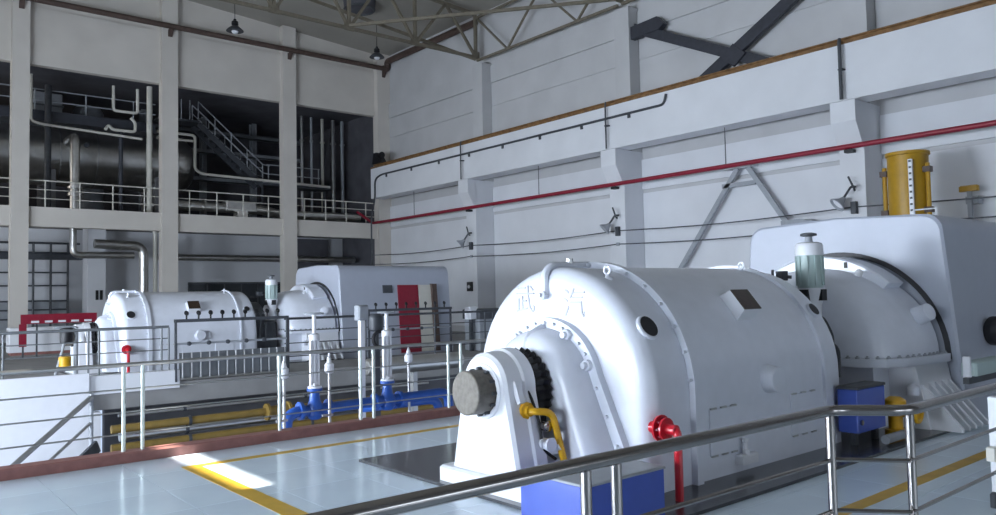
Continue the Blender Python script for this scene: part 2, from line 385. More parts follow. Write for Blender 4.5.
    sm.rings([[(x, yc+(r+(0.022 if j % 2 else -0.012))*math.cos(2*PI*j/n), ZP-0.03+(r+(0.022 if j % 2 else -0.012))*math.sin(2*PI*j/n)) for j in range(n)] for x, r in ((4.70, 0.30), (4.72, 0.35), (4.77, 0.375), (4.80, 0.33), (4.84, 0.375), (4.88, 0.35))])
    part('shaft_seal', sm, BLACK, t, 'black bristly seal around the shaft', ang=20)
    # fittings on the side
    def port(x, ang, r, lab):
        d = Vector((0, -math.cos(ang), math.sin(ang))); c = Vector((x, yc, ZC))+d*(Rc-0.07)
        p = part('inspection_port', MB().lathe(c, d, [(0, r*1.25), (0.075, r*1.22), (0.085, r*1.1), (0.085, r)], 28), CASING, t)
        part('port_glass', MB().lathe(c, d, [(0.06, r*1.02), (0.088, r*1.0)], 28), BLACK, p, lab)
    port(5.44, math.radians(31), 0.10, 'dark round port glass'); port(8.42, math.radians(35), 0.075, 'dark round port glass')
    part('side_boss', MB().lathe((7.08, yc-Rc+0.04, 0.86), (0, -1, 0), [(0, 0.15), (0.13, 0.125), (0.15, 0.125), (0.16, 0.115)], 24), CASING, t)
    for xa, xb in ((6.06, 6.50), (7.48, 7.98)):
        p = part('access_panel', MB().rbox(xa, xb, yc-Rc-0.012, yc-Rc+0.01, 0.24, 0.66, 0.004), CASING, t)
        for xx in (xa+0.06, (xa+xb)/2, xb-0.06):
            for zz in (0.235, 0.665): part('clip', B(xx-0.045, xx+0.045, yc-Rc-0.02, yc-Rc, zz-0.008, zz+0.008), STEELM, p)
    a = math.radians(39); d = Vector((0, -math.cos(a), math.sin(a))); tz = Vector((0, math.sin(a), math.cos(a))); c = Vector((6.98, yc, ZC))+d*(Rc)
    br = MB(); q = [c+Vector((sx*0.15, 0, 0)) for sx in (-1, 1)]
    top = [p+d*0.13-tz*0.13 for p in q]; up = [p+d*0.13+tz*0.12 for p in q]; bot = [p-tz*0.16-d*0.02 for p in q]; bk = [p+tz*0.16-d*0.02 for p in q]
    br.rings([[tuple(v) for v in (top[i], up[i], bk[i], bot[i])] for i in (0, 1)])
    nb = part('nameplate_bracket', br, WHITE, t)
    pm = MB(); e = d*0.01
    pm.add([tuple(v) for v in (top[0]+e, top[1]+e, up[1]+e, up[0]+e, top[0], top[1], up[1], up[0])], [(0, 1, 2, 3), (4, 7, 6, 5), (0, 4, 5, 1), (1, 5, 6, 2), (2, 6, 7, 3), (3, 7, 4, 0)])
    part('nameplate', pm, NAME, nb, 'dark bronze nameplate')
    part('drain_valve_block', MB().rbox(6.46, 6.72, yc-Rc-0.09, yc-Rc+0.02, 0.11, 0.20, 0.01).lathe((6.56, yc-Rc-0.05, 0.19), (0, 0, 1), [(0, 0.035), (0.05, 0.035), (0.06, 0.02), (0.12, 0.02), (0.125, 0.032), (0.15, 0.032)], 10), WHITE, t)
    rv = part('red_valve', MB().lathe((5.28, yc-Rc+0.03, 0.60), (0, -1, 0), [(0, 0.05), (0.08, 0.05), (0.085, 0.11), (0.11, 0.115), (0.115, 0.05), (0.14, 0.05), (0.145, 0.095), (0.165, 0.095), (0.17, 0.045), (0.26, 0.045)], 20), REDV, t, 'red flanged drain valve')
    part('red_pipe', MB().bent([(5.28, yc-Rc-0.15, 0.60), (5.28, yc-Rc-0.24, 0.60), (5.28, yc-Rc-0.24, 0.03)], 0.035, 0.06, 10), REDV, rv)
    for k in range(8):
        b = 2*PI*k/8; part('flange_bolt', MB().lathe((5.28+0.085*math.cos(b), yc-Rc-0.05, 0.60+0.085*math.sin(b)), (0, -1, 0), [(0, 0.012), (0.06, 0.012)], 6), RED, rv)
    if near:
        for ch, y, z in (('武', yc+0.35, 1.68), ('汽', yc-0.33, 1.64)):
            inst('raised_letter', glyph(ch, 0.30), t, (5.217, y, z), (PI/2, 0, -PI/2))
        yp = part('oil_pipe', MB().bent([(4.56, yc-0.34, 0.74), (4.56, yc-0.46, 0.74), (4.74, yc-0.50, 0.72), (4.84, yc-0.56, 0.20)], 0.032, 0.08, 10), YPIPE, t, 'bent yellow oil pipe')
        part('pipe_nut', MB().lathe((4.56, yc-0.33, 0.74), (0, -1, 0), [(0, 0.07), (0.05, 0.075), (0.055, 0.05), (0.09, 0.05)], 10), YPIPE, yp)
        part('cable', MB().bent([(4.40, yc+0.05, 1.12), (4.42, yc-0.02, 1.20), (4.52, yc-0.18, 1.10), (4.62, yc-0.34, 0.90), (4.66, yc-0.43, 0.60), (4.66, yc-0.45, 0.40), (4.8, yc-0.47, 0.30)], 0.014, 0.12, 8), BLACK, t, 'black flexible cable')
        part('gauge', MB().lathe((4.70, yc-0.36, 0.60), (0, -1, 0), [(0, 0.03), (0.08, 0.03), (0.082, 0.05), (0.13, 0.05), (0.135, 0.04)], 16), STEEL, t)
        part('hand_valve', MB().lathe((4.68, yc-0.42, 0.45), (0, -1, 0), [(0, 0.05), (0.04, 0.05), (0.05, 0.03), (0.10, 0.03), (0.105, 0.06), (0.13, 0.06)], 12).lathe((4.78, yc-0.44, 0.38), (0, -1, 0.4), [(0, 0.05), (0.07, 0.05), (0.08, 0.03), (0.12, 0.03)], 12).bent([(4.66, yc-0.44, 0.45), (4.70, yc-0.5, 0.40), (4.85, yc-0.5, 0.36)], 0.025, 0.05, 8), WHITE, t)
    # rear bearing block between turbine and exhaust hood
    rb = part('rear_bearing_block', MB().rbox(8.62, 9.43, yc-0.70, yc+0.70, 0.03, 1.16, 0.06), DGREY, t)
    part('coupling_guard', MB().lathe((8.66, yc, ZC+0.12), (1, 0, 0), [(0, 0.70), (0.06, 0.74), (0.42, 0.74), (0.46, 0.6)], 24), DGREY, rb)
    part('oil_line', MB().bent([(8.80, yc-0.98, 0.72), (8.80, yc-0.98, 1.2), (8.86, yc-0.86, 1.38), (9.02, yc-0.7, 1.40)], 0.035, 0.08, 8), DGREY, rb)
    part('oil_line', MB().bent([(8.98, yc-0.96, 0.70), (8.98, yc-0.96, 1.05), (9.04, yc-0.74, 1.12)], 0.03, 0.08, 8), DGREY, rb)
    return t
def servo(yc, label):
    y = yc-0.45; x = 9.36
    t = thing('valve_actuator', label, 'actuator', (x, y, 1.2))
    part('base_cone', MB().lathe((x, y, 1.42), (0, 0, 1), [(-0.25, 0.12), (0.0, 0.12), (0.12, 0.13), (0.3, 0.175), (0.34, 0.175)], 24), WHITE, t)
    part('window_slot', MB().box(x-0.185, x-0.09, y-0.06, y+0.06, 1.60, 1.74).box(x-0.06, x+0.06, y-0.18, y-0.09, 1.60, 1.74), BLACK, t)
    part('barrel', MB().lathe((x, y, 1.76), (0, 0, 1), [(0, 0.152), (0.02, 0.156), (0.42, 0.156)], 28), MOTORG, t)
    fm = MB().box(-0.012, 0.012, -0.172, -0.14, 0.03, 0.40).mesh('fin', MOTORG)
    for k in range(10): inst('fin', fm, t, (x, y, 1.76), (0, 0, 2*PI*k/10))
    part('cap', MB().lathe((x, y, 2.17), (0, 0, 1), [(0, 0.168), (0.11, 0.168), (0.15, 0.155), (0.165, 0.12), (0.17, 0.04)], 28), WHITE, t)
    part('spindle', MB().lathe((x, y, 2.33), (0, 0, 1), [(0, 0.05), (0.07, 0.045), (0.09, 0.035)], 14), GREY, t)
    part('knob', MB().lathe((x, y, 2.41), (0, 0, 1), [(0, 0.05), (0.01, 0.10), (0.035, 0.10), (0.05, 0.05)], 20), DGREY, t)
    part('side_linkage', MB().bent([(x-0.16, y+0.16, 1.90), (x-0.24, y+0.30, 1.92), (x-0.3, y+0.42, 1.80), (x-0.42, y+0.5, 1.83)], 0.022, 0.06, 8).tube([(x-0.3, y+0.34, 1.80), (x-0.3, y+0.34, 2.0)], 0.018, 8).box(x-0.30, x-0.18, y+0.2, y+0.3, 1.86, 1.98), DGREY, t)
    return t
def hood(yc, label):
    t = thing('exhaust_hood', label, 'exhaust hood', (10.1, yc, 0))
    def half(r, zb=0.74, n=28): return [(yc-r*math.cos(PI*k/n), zb+r*math.sin(PI*k/n)) for k in range(n+1)]
    def dome(r, h, n=28): return [(yc-r*math.cos(PI*k/n), 0.87+(h-0.11)*math.sin(PI*k/n)) for k in range(n+1)]
    prof = [(9.48, 0.50, .42), (9.50, 0.70, .66), (9.56, 0.92, .88), (9.65, 1.08, 1.05), (9.77, 1.18, 1.17), (9.94, 1.25, 1.22), (10.15, 1.30, 1.25), (10.5, 1.335, 1.27), (10.92, 1.345, 1.275)]
    part('hood_shell', loft([(x, dome(r, h)) for x, r, h in prof]), CASING, t)
    n = 20; A = [math.radians(46)+math.radians(88)*k/n for k in range(n+1)]
    sect = [[(x, yc-r*math.cos(a), 0.81+r*math.sin(a)) for a in A] for x, r in ((10.42, 1.12), (10.42, 1.36), (10.45, 1.385), (10.86, 1.385), (10.86, 1.12))]
    cm = MB().rings(sect, cap=False, closed=False)
    for e in (0, n): cm.add([r[e] for r in sect], [(0, 1, 2, 3, 4)])
    part('collar', cm, CASING, t)
    part('collar_mark', B(10.405, 10.42, yc-0.42, yc-0.38, 2.02, 2.10), BLACK, t)
    fl = [(9.44, yc-0.72), (9.48, yc-1.05), (9.60, yc-1.25), (9.9, yc-1.38), (10.4, yc-1.45), (10.95, yc-1.47)]
    poly = fl+[(x, 2*yc-y) for x, y in reversed(fl)]
    f = part('base_flange', MB().prism(poly, 'z', 0.78, 0.88), CASING, t)
    for (xa, ya), (xb, yb) in zip(fl[:-1], fl[1:]):
        L = math.hypot(xb-xa, yb-ya); m = max(2, int(L/0.11))
        for k in range(m):
            u = (k+0.5)/m; inst('bolt', bolt_z, f, (xa+(xb-xa)*u+0.03, ya+(yb-ya)*u+0.055, 0.876))
    part('hood_base', loft([(9.98, [(yc-1.56, 0.03), (yc-1.42, 0.78), (yc+1.42, 0.78), (yc+1.56, 0.03)]), (10.95, [(yc-1.56, 0.03), (yc-1.42, 0.78), (yc+1.42, 0.78), (yc+1.56, 0.03)])]), WHITE, t)
    part('under_base', B(9.56, 9.98, yc-1.1, yc+1.1, 0.03, 0.78), CASING, t)
    for k in range(5):
        xk = 10.02+k*0.20
        part('gusset', MB().prism([(yc-1.48, 0.56), (yc-1.44, 0.56), (yc-1.54, 0.03), (yc-1.90, 0.03), (yc-1.90, 0.07)], 'x', xk, xk+0.05), WHITE, t)
    part('side_boss', MB().lathe((10.62, yc-1.20, 1.36), (-0.25, -0.9, 0.35), [(0, 0.12), (0.20, 0.11), (0.21, 0.09), (0.215, 0.02)], 20), CASING, t)
    part('lug', MB().lathe((9.92, yc-1.40, 0.44), (0, 0, 1), [(0, 0.07), (0.09, 0.07), (0.12, 0.04), (0.14, 0.01)], 14), CASING, t)
    part('top_nut', MB().lathe((10.30, yc-0.62, 1.92), (-0.3, -0.5, 0.8), [(0, 0.05), (0.06, 0.045), (0.08, 0.02)], 12), WHITE, t)
    return t
def generator(yc, label, door):
    t = thing('generator_enclosure', label, 'generator', (13.0, yc, 0))
    def sec(w, wt, h, n=7, rc=0.24):
        out = [(yc-w, 0.0)]
        for k in range(n+1):
            a = PI/2*k/n; out.append((yc-wt+rc*(1-math.sin(a)) - 0 if False else yc-wt+rc-rc*math.cos(a), h-rc+rc*math.sin(a)))
        out.append((yc, h+0.05))
        for k in range(n, -1, -1):
            a = PI/2*k/n; out.append((yc+wt-rc+rc*math.cos(a), h-rc+rc*math.sin(a)))
        out.append((yc+w, 0.0)); return out
    shell = loft([(11.0, sec(1.60, 1.39, 2.69)), (11.03, sec(1.63, 1.42, 2.72)), (14.93, sec(1.63, 1.42, 2.72)), (14.96, sec(1.60, 1.39, 2.69))])
    sh = part('enclosure_shell', shell, HOUSING, t, ang=22)
    # dark gap arch on the front
    n = 40; mb = MB(); ro, ri = 1.465, 1.40
    mb.rings([[(x, yc-r*math.cos(PI*k/n), 0.8+r*math.sin(PI*k/n)) for k in range(n+1)] for x, r in ((10.985, ri), (10.985, ro), (11.01, ro), (11.01, ri), (10.985, ri))], cap=False, closed=False)
    part('arch_gap', mb, BLACK, t, 'dark arched gap in the front panel')
    if door:
        ys = yc-1.62+0.05
        def slab(a, b, z0, z1, m, nm, lab=None, th=0.03):
            f = lambda z: yc-1.63+0.21*(z/2.48)
            mb = MB(); mb.rings([[(a, f(z0)-th, z0), (b, f(z0)-th, z0), (b, f(z0)+0.02, z0), (a, f(z0)+0.02, z0)], [(a, f(z1)-th, z1), (b, f(z1)-th, z1), (b, f(z1)+0.02, z1), (a, f(z1)+0.02, z1)]])
            return part(nm, mb, m, t, lab)
        slab(12.98, 13.72, 0.05, 2.12, RED, 'open_door', 'dark red door leaf')
        slab(13.74, 14.28, 0.05, 2.12, CREAM, 'inner_panel', 'cream doorway panel')
        slab(14.20, 14.38, 0.05, 2.15, BROWN, 'door_edge', 'dark brown door edge', 0.12)
        slab(12.45, 12.78, 1.88, 2.12, DGREY, 'vent_window', 'small dark window')
    else:
        part('dark_fan', MB().lathe((12.1, yc-1.60, 1.12), (-0.3, -1, 0), [(0, 0.2), (0.10, 0.2), (0.17, 0.15), (0.20, 0.05)], 20), BLACK, t, 'black dome on the enclosure side')
    return t
U1, U2 = 5.45, 21.75
turbine(U1, 'large white steam turbine with raised characters on its front, close to the camera', True)
turbine(U2, 'smaller looking white steam turbine beyond the pit, in the left middle distance', False)
servo(U1, 'pale green motor actuator with knob on top, behind the near turbine')
servo(U2, 'distant white motor actuator standing between far turbine and its hood')
hood(U1, 'white domed exhaust hood with bolted flange and gussets at right')
hood(U2, 'white domed exhaust hood of the far turbine, left of the red door')
generator(U1, 'big white generator enclosure behind the domed hood at right', False)
generator(U2, 'grey-white generator enclosure with a dark red door beyond the pit', True)
for yc, lab in ((U1, 'dark chequer plate under the near turbine'), (U2, 'dark chequer plate under the far turbine')):
    single('base_plate', B(4.22, 10.99, yc-1.72, yc+1.95, 0.002, 0.03), PLATE, lab, 'floor plate', (7.5, yc, 0))

# --- blue cabinets and small kit around the near turbine
t = thing('blue_cabinet', 'pale-lit blue steel cabinet on the floor at the foot of the near turbine', 'cabinet', (4.3, 4.1, 0))
part('cabinet_body', MB().rbox(3.92, 4.78, 3.78, 4.46, 0.03, 0.41, 0.006), BLUE, t); part('cabinet_lid', MB().rbox(3.91, 4.79, 3.77, 4.47, 0.41, 0.43, 0.006), GREY, t)
part('cabinet_plinth', B(3.95, 4.75, 3.82, 4.42, 0.03, 0.05), BLACK, t)
t = thing('blue_control_box', 'deep blue control box with dark lid right of the near turbine', 'cabinet', (8.4, 4.05, 0))
part('box_body', MB().rbox(8.42, 9.10, 4.02, 4.24, 0.17, 0.64, 0.01), BLUE, t); part('box_lid', MB().rbox(8.41, 9.11, 4.01, 4.25, 0.64, 0.67, 0.008), DGREY, t)
for xx in (8.48, 8.98): part('leg', B(xx, xx+0.06, 4.08, 4.14, 0.03, 0.17), DGREY, t)
part('latch', MB().lathe((8.50, 4.03, 0.28), (0, -1, 0), [(0, 0.03), (0.03, 0.03)], 8), STEEL, t)
t = thing('yellow_valve', 'yellow valve and pipe stub on the floor beside the blue control box', 'valve', (9.2, 4.1, 0))
part('valve_body', MB().lathe((9.42, 4.05, 0.03), (0, 0, 1), [(0, 0.12), (0.06, 0.12), (0.07, 0.08), (0.22, 0.08), (0.24, 0.12), (0.40, 0.12), (0.44, 0.06)], 18), YPIPE, t)
part('valve_arm', MB().tube([(9.42, 4.05, 0.30), (9.42, 3.80, 0.30)], 0.06, 12).torus((9.42, 3.80, 0.30), (0, 1, 0), 0.09, 0.03, 18, 8), YPIPE, t)
part('pipe', MB().bent([(8.7, 3.86, 0.09), (9.3, 3.86, 0.09)], 0.05, 0.1, 10), GREY, t)
t = thing('white_meter_stand', 'white stand with meter box at the right edge of the picture', 'meter stand', (10.9, 3.3, 0))
part('end_plate', MB().rbox(9.58, 9.63, 3.29, 3.37, 0.66, 0.96, 0.01), WHITE, t)
part('upright', MB().rbox(10.9, 11.0, 3.28, 3.36, 0, 0.72, 0.01), WHITE, t)
part('meter_box', MB().rbox(9.62, 10.9, 3.24, 3.40, 0.74, 0.90, 0.02), MOTORG, t)
part('lower_rail', B(9.5, 11.0, 3.28, 3.34, 0.66, 0.73), DGREY, t)
t = thing('white_gate_post', 'white gate post with hinge block at the lower right edge', 'post', (6.95, 2.3, 0))
part('post_body', MB().rbox(7.02, 7.10, 2.22, 2.30, 0, 0.86, 0.01), WHITE, t)
part('hinge_block', MB().rbox(6.93, 7.02, 2.23, 2.30, 0.36, 0.47, 0.01), CREAM, t)
part('floor_bolt', MB().lathe((6.95, 2.26, 0.0), (0, 0, 1), [(0, 0.03), (0.10, 0.03), (0.12, 0.015)], 12), DGREY, t)

# ================================================================== RAILINGS
RAILG = M('railing_grey', (0.14, 0.15, 0.16), 0.4, var=0.1)
def railing(label, pts, posts, ztop, zbars, rt, rb, rp, z0, mat_t, group=None, name='handrail', mat_b=None, endcurve=False):
    """pts: polyline (x,y); posts: list of (x,y); bars run along the polyline at zbars."""
    t = thing(name, label, 'railing', (pts[0][0], pts[0][1], z0), group)
    part('top_rail', MB().bent([(x, y, ztop) for x, y in pts], rt, 0.10, 14), mat_t, t)
    for zb in zbars:
        for a, b in zip(pts[:-1], pts[1:]):
            part('mid_bar', MB().tube([(*a, zb), (*b, zb)], rb, 8), mat_t, t)
    pm = MB().tube([(0, 0, 0), (0, 0, ztop-z0-rt*0.5)], rp, 12).mesh('post', mat_b or mat_t)
    for x, y in posts: inst('post', pm, t, (x, y, z0))
    return t
# near railing (in front of the camera), with jog
nr = railing('thick stainless handrail crossing the foreground in front of the turbine', [(-1.5, 2.25), (4.26, 2.18), (4.51, 1.875), (9.6, 1.92)],
        [(0.3, 2.23), (2.30, 2.215), (2.48, 2.212), (4.235, 2.18), (4.57, 1.89), (6.55, 1.90), (8.6, 1.91)], 1.065, [0.79, 0.51, 0.23], 0.031, 0.012, 0.024, 0.0, STEEL)
bc = MB().lathe((0, 0, 0), (0, 0, 1), [(0, 0.05), (0.015, 0.05), (0.02, 0.03)], 14).mesh('base_cover', STEEL)
for x, y in [(2.30, 2.215), (2.48, 2.212), (4.235, 2.18), (4.57, 1.89)]: inst('base_cover', bc, nr, (x, y, 0))
FY = 9.31
railing('long silver handrail on the brown kerb along the near edge of the pit', [(-1.5, FY), (12.5, FY)], [(x, FY) for x in (0.75, 0.95, 2.37, 2.57, 4.19, 5.35, 5.55, 6.82, 7.05, 8.6, 8.8, 10.4)], 1.06, [0.79, 0.54, 0.30], 0.024, 0.009, 0.022, 0.11, STEELM, mat_b=M('pale_post_paint', (0.62, 0.68, 0.64), 0.3, 0.3))
railing('thin dark railing in front of the far turbine, left of the gauge rack', [(WX+1, PITY+0.2), (5.45, PITY+0.2)], [(x, PITY+0.2) for x in (0.6, 2.35, 3.85, 4.05, 5.3, 5.45)], 1.20, [0.95, 0.70, 0.45], 0.03, 0.012, 0.022, 0.0, RAILG)
railing('thin dark railing in front of the far generator, right of the gauge rack', [(8.15, PITY+0.2), (20.5, PITY+0.2)], [(x, PITY+0.2) for x in (8.25, 10.4, 12.6, 14.4, 14.7, 16.6, 18.6)], 1.28, [0.98, 0.68, 0.36], 0.03, 0.012, 0.022, 0.0, DGREY)
# mezzanine railings, one per bay
for k, lab in ((1, 'white mezzanine railing in the leftmost partly cut-off bay'), (2, 'white mezzanine railing below the big tank'), (3, 'white mezzanine railing below the steel stairs'), (4, 'white mezzanine railing below the vertical pipes')):
    a = LCX[k][1]; b = LCX[k+1][0]
    n = 4
    railing(lab, [(a, LY), (b, LY)], [(a+(b-a)*(i+0.5)/n, LY) for i in range(n)], 6.93, [6.55, 6.18], 0.03, 0.018, 0.03, 5.8, CREAM, 'mezzanine railings')

# ================================================================== PIT CONTENTS
def handwheel(mb, c, r, rt=0.012):
    mb.torus(c, (0, 0, 1), r, rt, 18, 6)
    for k in range(3):
        a = 2*PI*k/3; mb.tube([c, (c[0]+r*math.cos(a), c[1]+r*math.sin(a), c[2])], rt*0.8, 6)
    return mb
BY = 11.2
t = thing('blue_water_pipe', 'bright blue water pipe with two gate valve bodies in the pit', 'pipe', (5.2, BY, -1.5))
part('pipe_run', MB().bent([(5.15, BY, -4.5), (5.15, BY, 0.02), (8.2, BY, 0.06), (8.2, BY, -4.5)], 0.085, 0.2, 18), PBLUE, t)
for xv in (5.62, 6.94):
    v = part('valve_body', MB().lathe((xv, BY, 0.02), (0, 0, 1), [(-0.14, 0.08), (-0.08, 0.13), (0.06, 0.13), (0.14, 0.09), (0.28, 0.07), (0.30, 0.12), (0.34, 0.12)], 20), PBLUE, t)
    for dx in (-0.24, 0.24):
        part('flange', MB().lathe((xv+dx-0.03, BY, 0.03), (1, 0, 0), [(0, 0.14), (0.05, 0.14)], 20), PBLUE, v)
part('pipe_branch', MB().bent([(6.98, BY+0.0, -0.02), (7.0, BY+1.0, -0.2), (8.7, BY+1.0, -0.2), (8.7, BY+1.0, -4.5)], 0.085, 0.25, 16), PBLUE, t)
for xv, lab, zt in ((5.62, 'white rising stem valve column with handwheel, left of two in the pit', 1.52), (6.94, 'white rising stem valve column behind the kerb railing, right of two in the pit', 1.50)):
    t = thing('valve_column', lab, 'valve', (xv, BY, 0.36))
    part('yoke', MB().lathe((xv, BY, 0.36), (0, 0, 1), [(0, 0.11), (0.03, 0.11), (0.04, 0.06), (0.08, 0.05)], 16).box(xv-0.075, xv-0.04, BY-0.03, BY+0.03, 0.40, 1.12).box(xv+0.04, xv+0.075, BY-0.03, BY+0.03, 0.40, 1.12).lathe((xv, BY, 1.10), (0, 0, 1), [(0, 0.085), (0.09, 0.085), (0.11, 0.05)], 16), WHITE, t)
    part('stem', MB().tube([(xv, BY, 0.42), (xv, BY, zt)], 0.032, 12), WHITE, t)
    part('handwheel', handwheel(MB(), (xv, BY, zt), 0.14, 0.016), GREY, t)
# rods and small instruments
for x, y, zb, zt, lab in ((4.84, 10.6, -4.5, 0.86, 'thin white instrument post left of the blue pipe elbow'), (5.56, 10.6, -4.5, 0.88, 'thin white instrument post between the two valve columns'), (7.50, 11.4, -4.5, 0.86, 'thin white instrument post near the right end of the blue pipe')):
    t = thing('instrument_post', lab, 'instrument', (x, y, zb))
    part('rod', MB().tube([(x, y, zb), (x, y, zt)], 0.022, 10), STEELM, t)
    part('head', MB().lathe((x, y, zt-0.25), (0, 0, 1), [(0, 0.04), (0.02, 0.07), (0.14, 0.07), (0.16, 0.04), (0.22, 0.03), (0.24, 0.012), (0.32, 0.010)], 14), WHITE, t)
    part('bracket', B(x-0.12, x+0.05, y-0.02, y+0.02, 0.0, 0.03), STEELM, t)
t = thing('grey_switch_post', 'grey switch box on a white post behind the kerb railing', 'switch box', (7.27, 12.6, -4.5))
part('post', MB().rbox(7.22, 7.32, 12.55, 12.65, -4.5, 1.34, 0.01), WHITE, t); part('box', MB().rbox(7.17, 7.39, 12.53, 12.69, 1.34, 1.62, 0.02), GREY, t); part('lid', MB().rbox(7.19, 7.37, 12.515, 12.53, 1.37, 1.59, 0.006), GREY, t)
t = thing('dark_pump_motor', 'black pump motor with cable loop behind the kerb railing', 'motor', (7.82, 13.0, -4.5))
part('stand', MB().rbox(7.76, 7.88, 12.95, 13.07, -4.5, 0.75, 0.01), DGREY, t); part('body', MB().lathe((7.82, 13.0, 1.10), (0, 0, 1), [(0, 0.09), (0.04, 0.13), (0.12, 0.14), (0.28, 0.14), (0.34, 0.09)], 18), DGREY, t); part('cable_loop', MB().torus((7.84, 12.86, 0.95), (0.3, 1, 0), 0.15, 0.035, 20, 8), BLACK, t); part('neck', MB().tube([(7.82, 13.0, 0.7), (7.82, 13.0, 1.12)], 0.05, 10), DGREY, t)
t = thing('white_duct', 'short white insulated duct behind the valve columns in the pit', 'duct', (9.4, 14.2, -4.5))
part('duct_body', MB().lathe((8.3, 14.2, 0.30), (1, 0, 0), [(0, 0.15), (0.04, 0.18), (2.4, 0.18), (2.44, 0.15)], 20), SILVER, t)
part('support', B(9.4, 9.5, 14.1, 14.3, -4.5, 0.13), STEELM, t)
# pipes along the far side of the pit
for k, (y, z, r, m, x0, x1, nm, lab) in enumerate([
        (17.0, -0.78, 0.085, OCHRE, 4.1, 12.0, 'ochre_pipe', 'upper ochre yellow pipe with flanged valve along the far pit wall'),
        (17.0, -1.16, 0.085, OCHRE, 4.1, 12.0, 'ochre_pipe', 'lower ochre yellow pipe along the far pit wall'),
        (17.2, -0.97, 0.10, SILVER, 4.3, 12.0, 'silver_pipe', 'silver clad pipe between the two ochre pipes in the pit'),
        (17.3, -0.56, 0.03, SILVER, 4.3, 12.0, 'silver_pipe', 'thin silver pipe just under the far floor edge')]):
    t = thing(nm, lab, 'pipe', (x0, y, z))
    part('pipe_run', MB().tube([(x0, y, z), (x1, y, z)], r, 14), m, t)
    if k == 0: ochre_t = t
    for xx in (5.6, 8.4): part('clamp', MB().lathe((xx, y, z), (1, 0, 0), [(0, r+0.02), (0.06, r+0.02)], 14), DGREY, t)
t = ochre_t
part('valve_body', MB().lathe((7.3, 16.95, -0.78), (1, 0, 0), [(0, 0.19), (0.06, 0.19), (0.07, 0.12), (0.5, 0.14), (0.51, 0.19), (0.57, 0.19)], 18), OCHRE, t)
part('support_block', MB().rbox(7.0, 8.0, 16.9, 17.15, -1.65, -1.26, 0.02), CONC, t)
# diagonal stair rail going down into the pit at left
t = thing('stair_handrail', 'grey sloping handrail of the pit stairs against the white wall', 'railing', (3.75, 17.0, -0.2))
part('sloping_rail', MB().tube([(3.78, 17.2, -0.12), (0.6, 14.6, -2.1)], 0.05, 12), STEELM, t)
part('sloping_rail', MB().tube([(3.78, 17.2, -0.62), (0.6, 14.6, -2.6)], 0.03, 10), STEELM, t)
part('post', MB().tube([(3.78, 17.2, -4.5), (3.78, 17.2, -0.05)], 0.04, 10), GREY, t)
part('post', MB().tube([(2.3, 15.99, -4.5), (2.3, 15.99, -1.04)], 0.03, 10), STEELM, t)
part('stair_stringer', MB().bar((3.9, 17.2, -1.1), (0.6, 14.6, -3.2), 0.06, 0.25), DGREY, t)

# --- gauge racks on the far floor edge
def rack(x0, x1, y, zt, n, label, balusters, zb=0.0):
    t = thing('gauge_rack', label, 'gauge rack', ((x0+x1)/2, y, 0))
    part('top_beam', B(x0, x1, y-0.06, y+0.06, zt-0.07, zt), DGREY, t)
    for xx in (x0, x1-0.04): part('upright', B(xx, xx+0.04, y-0.03, y+0.03, 0, zt), DGREY, t)
    part('lower_beam', MB().tube([(x0, y, 0.82), (x1, y, 0.82)], 0.025, 8), GREY, t)
    wm = MB().torus((0, 0, 0.13), (0.25, -1, 0.3), 0.04, 0.018, 14, 6).lathe((0, 0, 0.13), (0.25, -1, 0.3), [(-0.02, 0.035), (0.02, 0.035)], 12).tube([(0, 0, 0), (0, 0, 0.10)], 0.02, 8).mesh('gauge_valve', BLACK)
    for i in range(n): inst('gauge_valve', wm, t, (x0+0.25+(x1-x0-0.5)*i/(n-1), y, zt))
    wm2 = MB().lathe((0, 0, 0), (0, -1, 0), [(-0.02, 0.045), (0.04, 0.05), (0.05, 0.02)], 10).mesh('small_valve', DGREY)
    for i in range(n//2+1): inst('small_valve', wm2, t, (x0+0.3+(x1-x0-0.9)*i/(n//2), y, 0.82))
    if balusters:
        bm = MB().tube([(0, 0, 0.06), (0, 0, 0.62)], 0.016, 8).mesh('impulse_tube', STEELM)
        for i in range(13): inst('impulse_tube', bm, t, (x0+0.15+(x1-x0-0.25)*i/12, y-0.05, 0))
        part('bottom_rail', MB().tube([(x0+0.1, y-0.05, 0.06), (x1, y-0.05, 0.06)], 0.02, 8), STEELM, t)
        part('back_sheet', B(x0+0.1, x1, y+0.02, y+0.04, 0.05, 0.62), RAILG, t)
    return t
rack(5.5, 8.12, PITY-0.05, 1.36, 9, 'dark gauge rack with a row of black hand valves before the far turbine', True)
rack(11.3, 14.2, PITY+1.6, 1.42, 8, 'dark gauge rack with black valves before the red door of the far generator', False)
t = thing('grey_control_desk', 'low dark grey control desk right of the far generator', 'desk', (16.2, 19.6, 0))
part('desk_body', MB().rbox(15.4, 17.2, 19.3, 20.1, 0, 1.0, 0.02), GREY, t); part('desk_top', MB().rbox(15.35, 17.25, 19.25, 20.15, 1.0, 1.32, 0.03), DGREY, t); part('lamp_box', MB().rbox(15.1, 15.4, 19.4, 19.7, 1.0, 1.4, 0.02), WHITE, t); part('leg', B(15.2, 15.3, 19.5, 19.6, 0, 1.0), DGREY, t)
t = thing('yellow_bin', 'small yellow and black instrument at the front of the far turbine', 'instrument', (3.95, 20.4, 0))
part('frame', MB().tube([(3.7, 20.4, 0), (4.0, 20.4, 1.2), ], 0.03, 8).tube([(4.15, 20.4, 0), (4.15, 20.4, 1.2)], 0.05, 8).tube([(3.7, 20.4, 1.2), (4.15, 20.4, 1.2)], 0.03, 8), GREY, t)
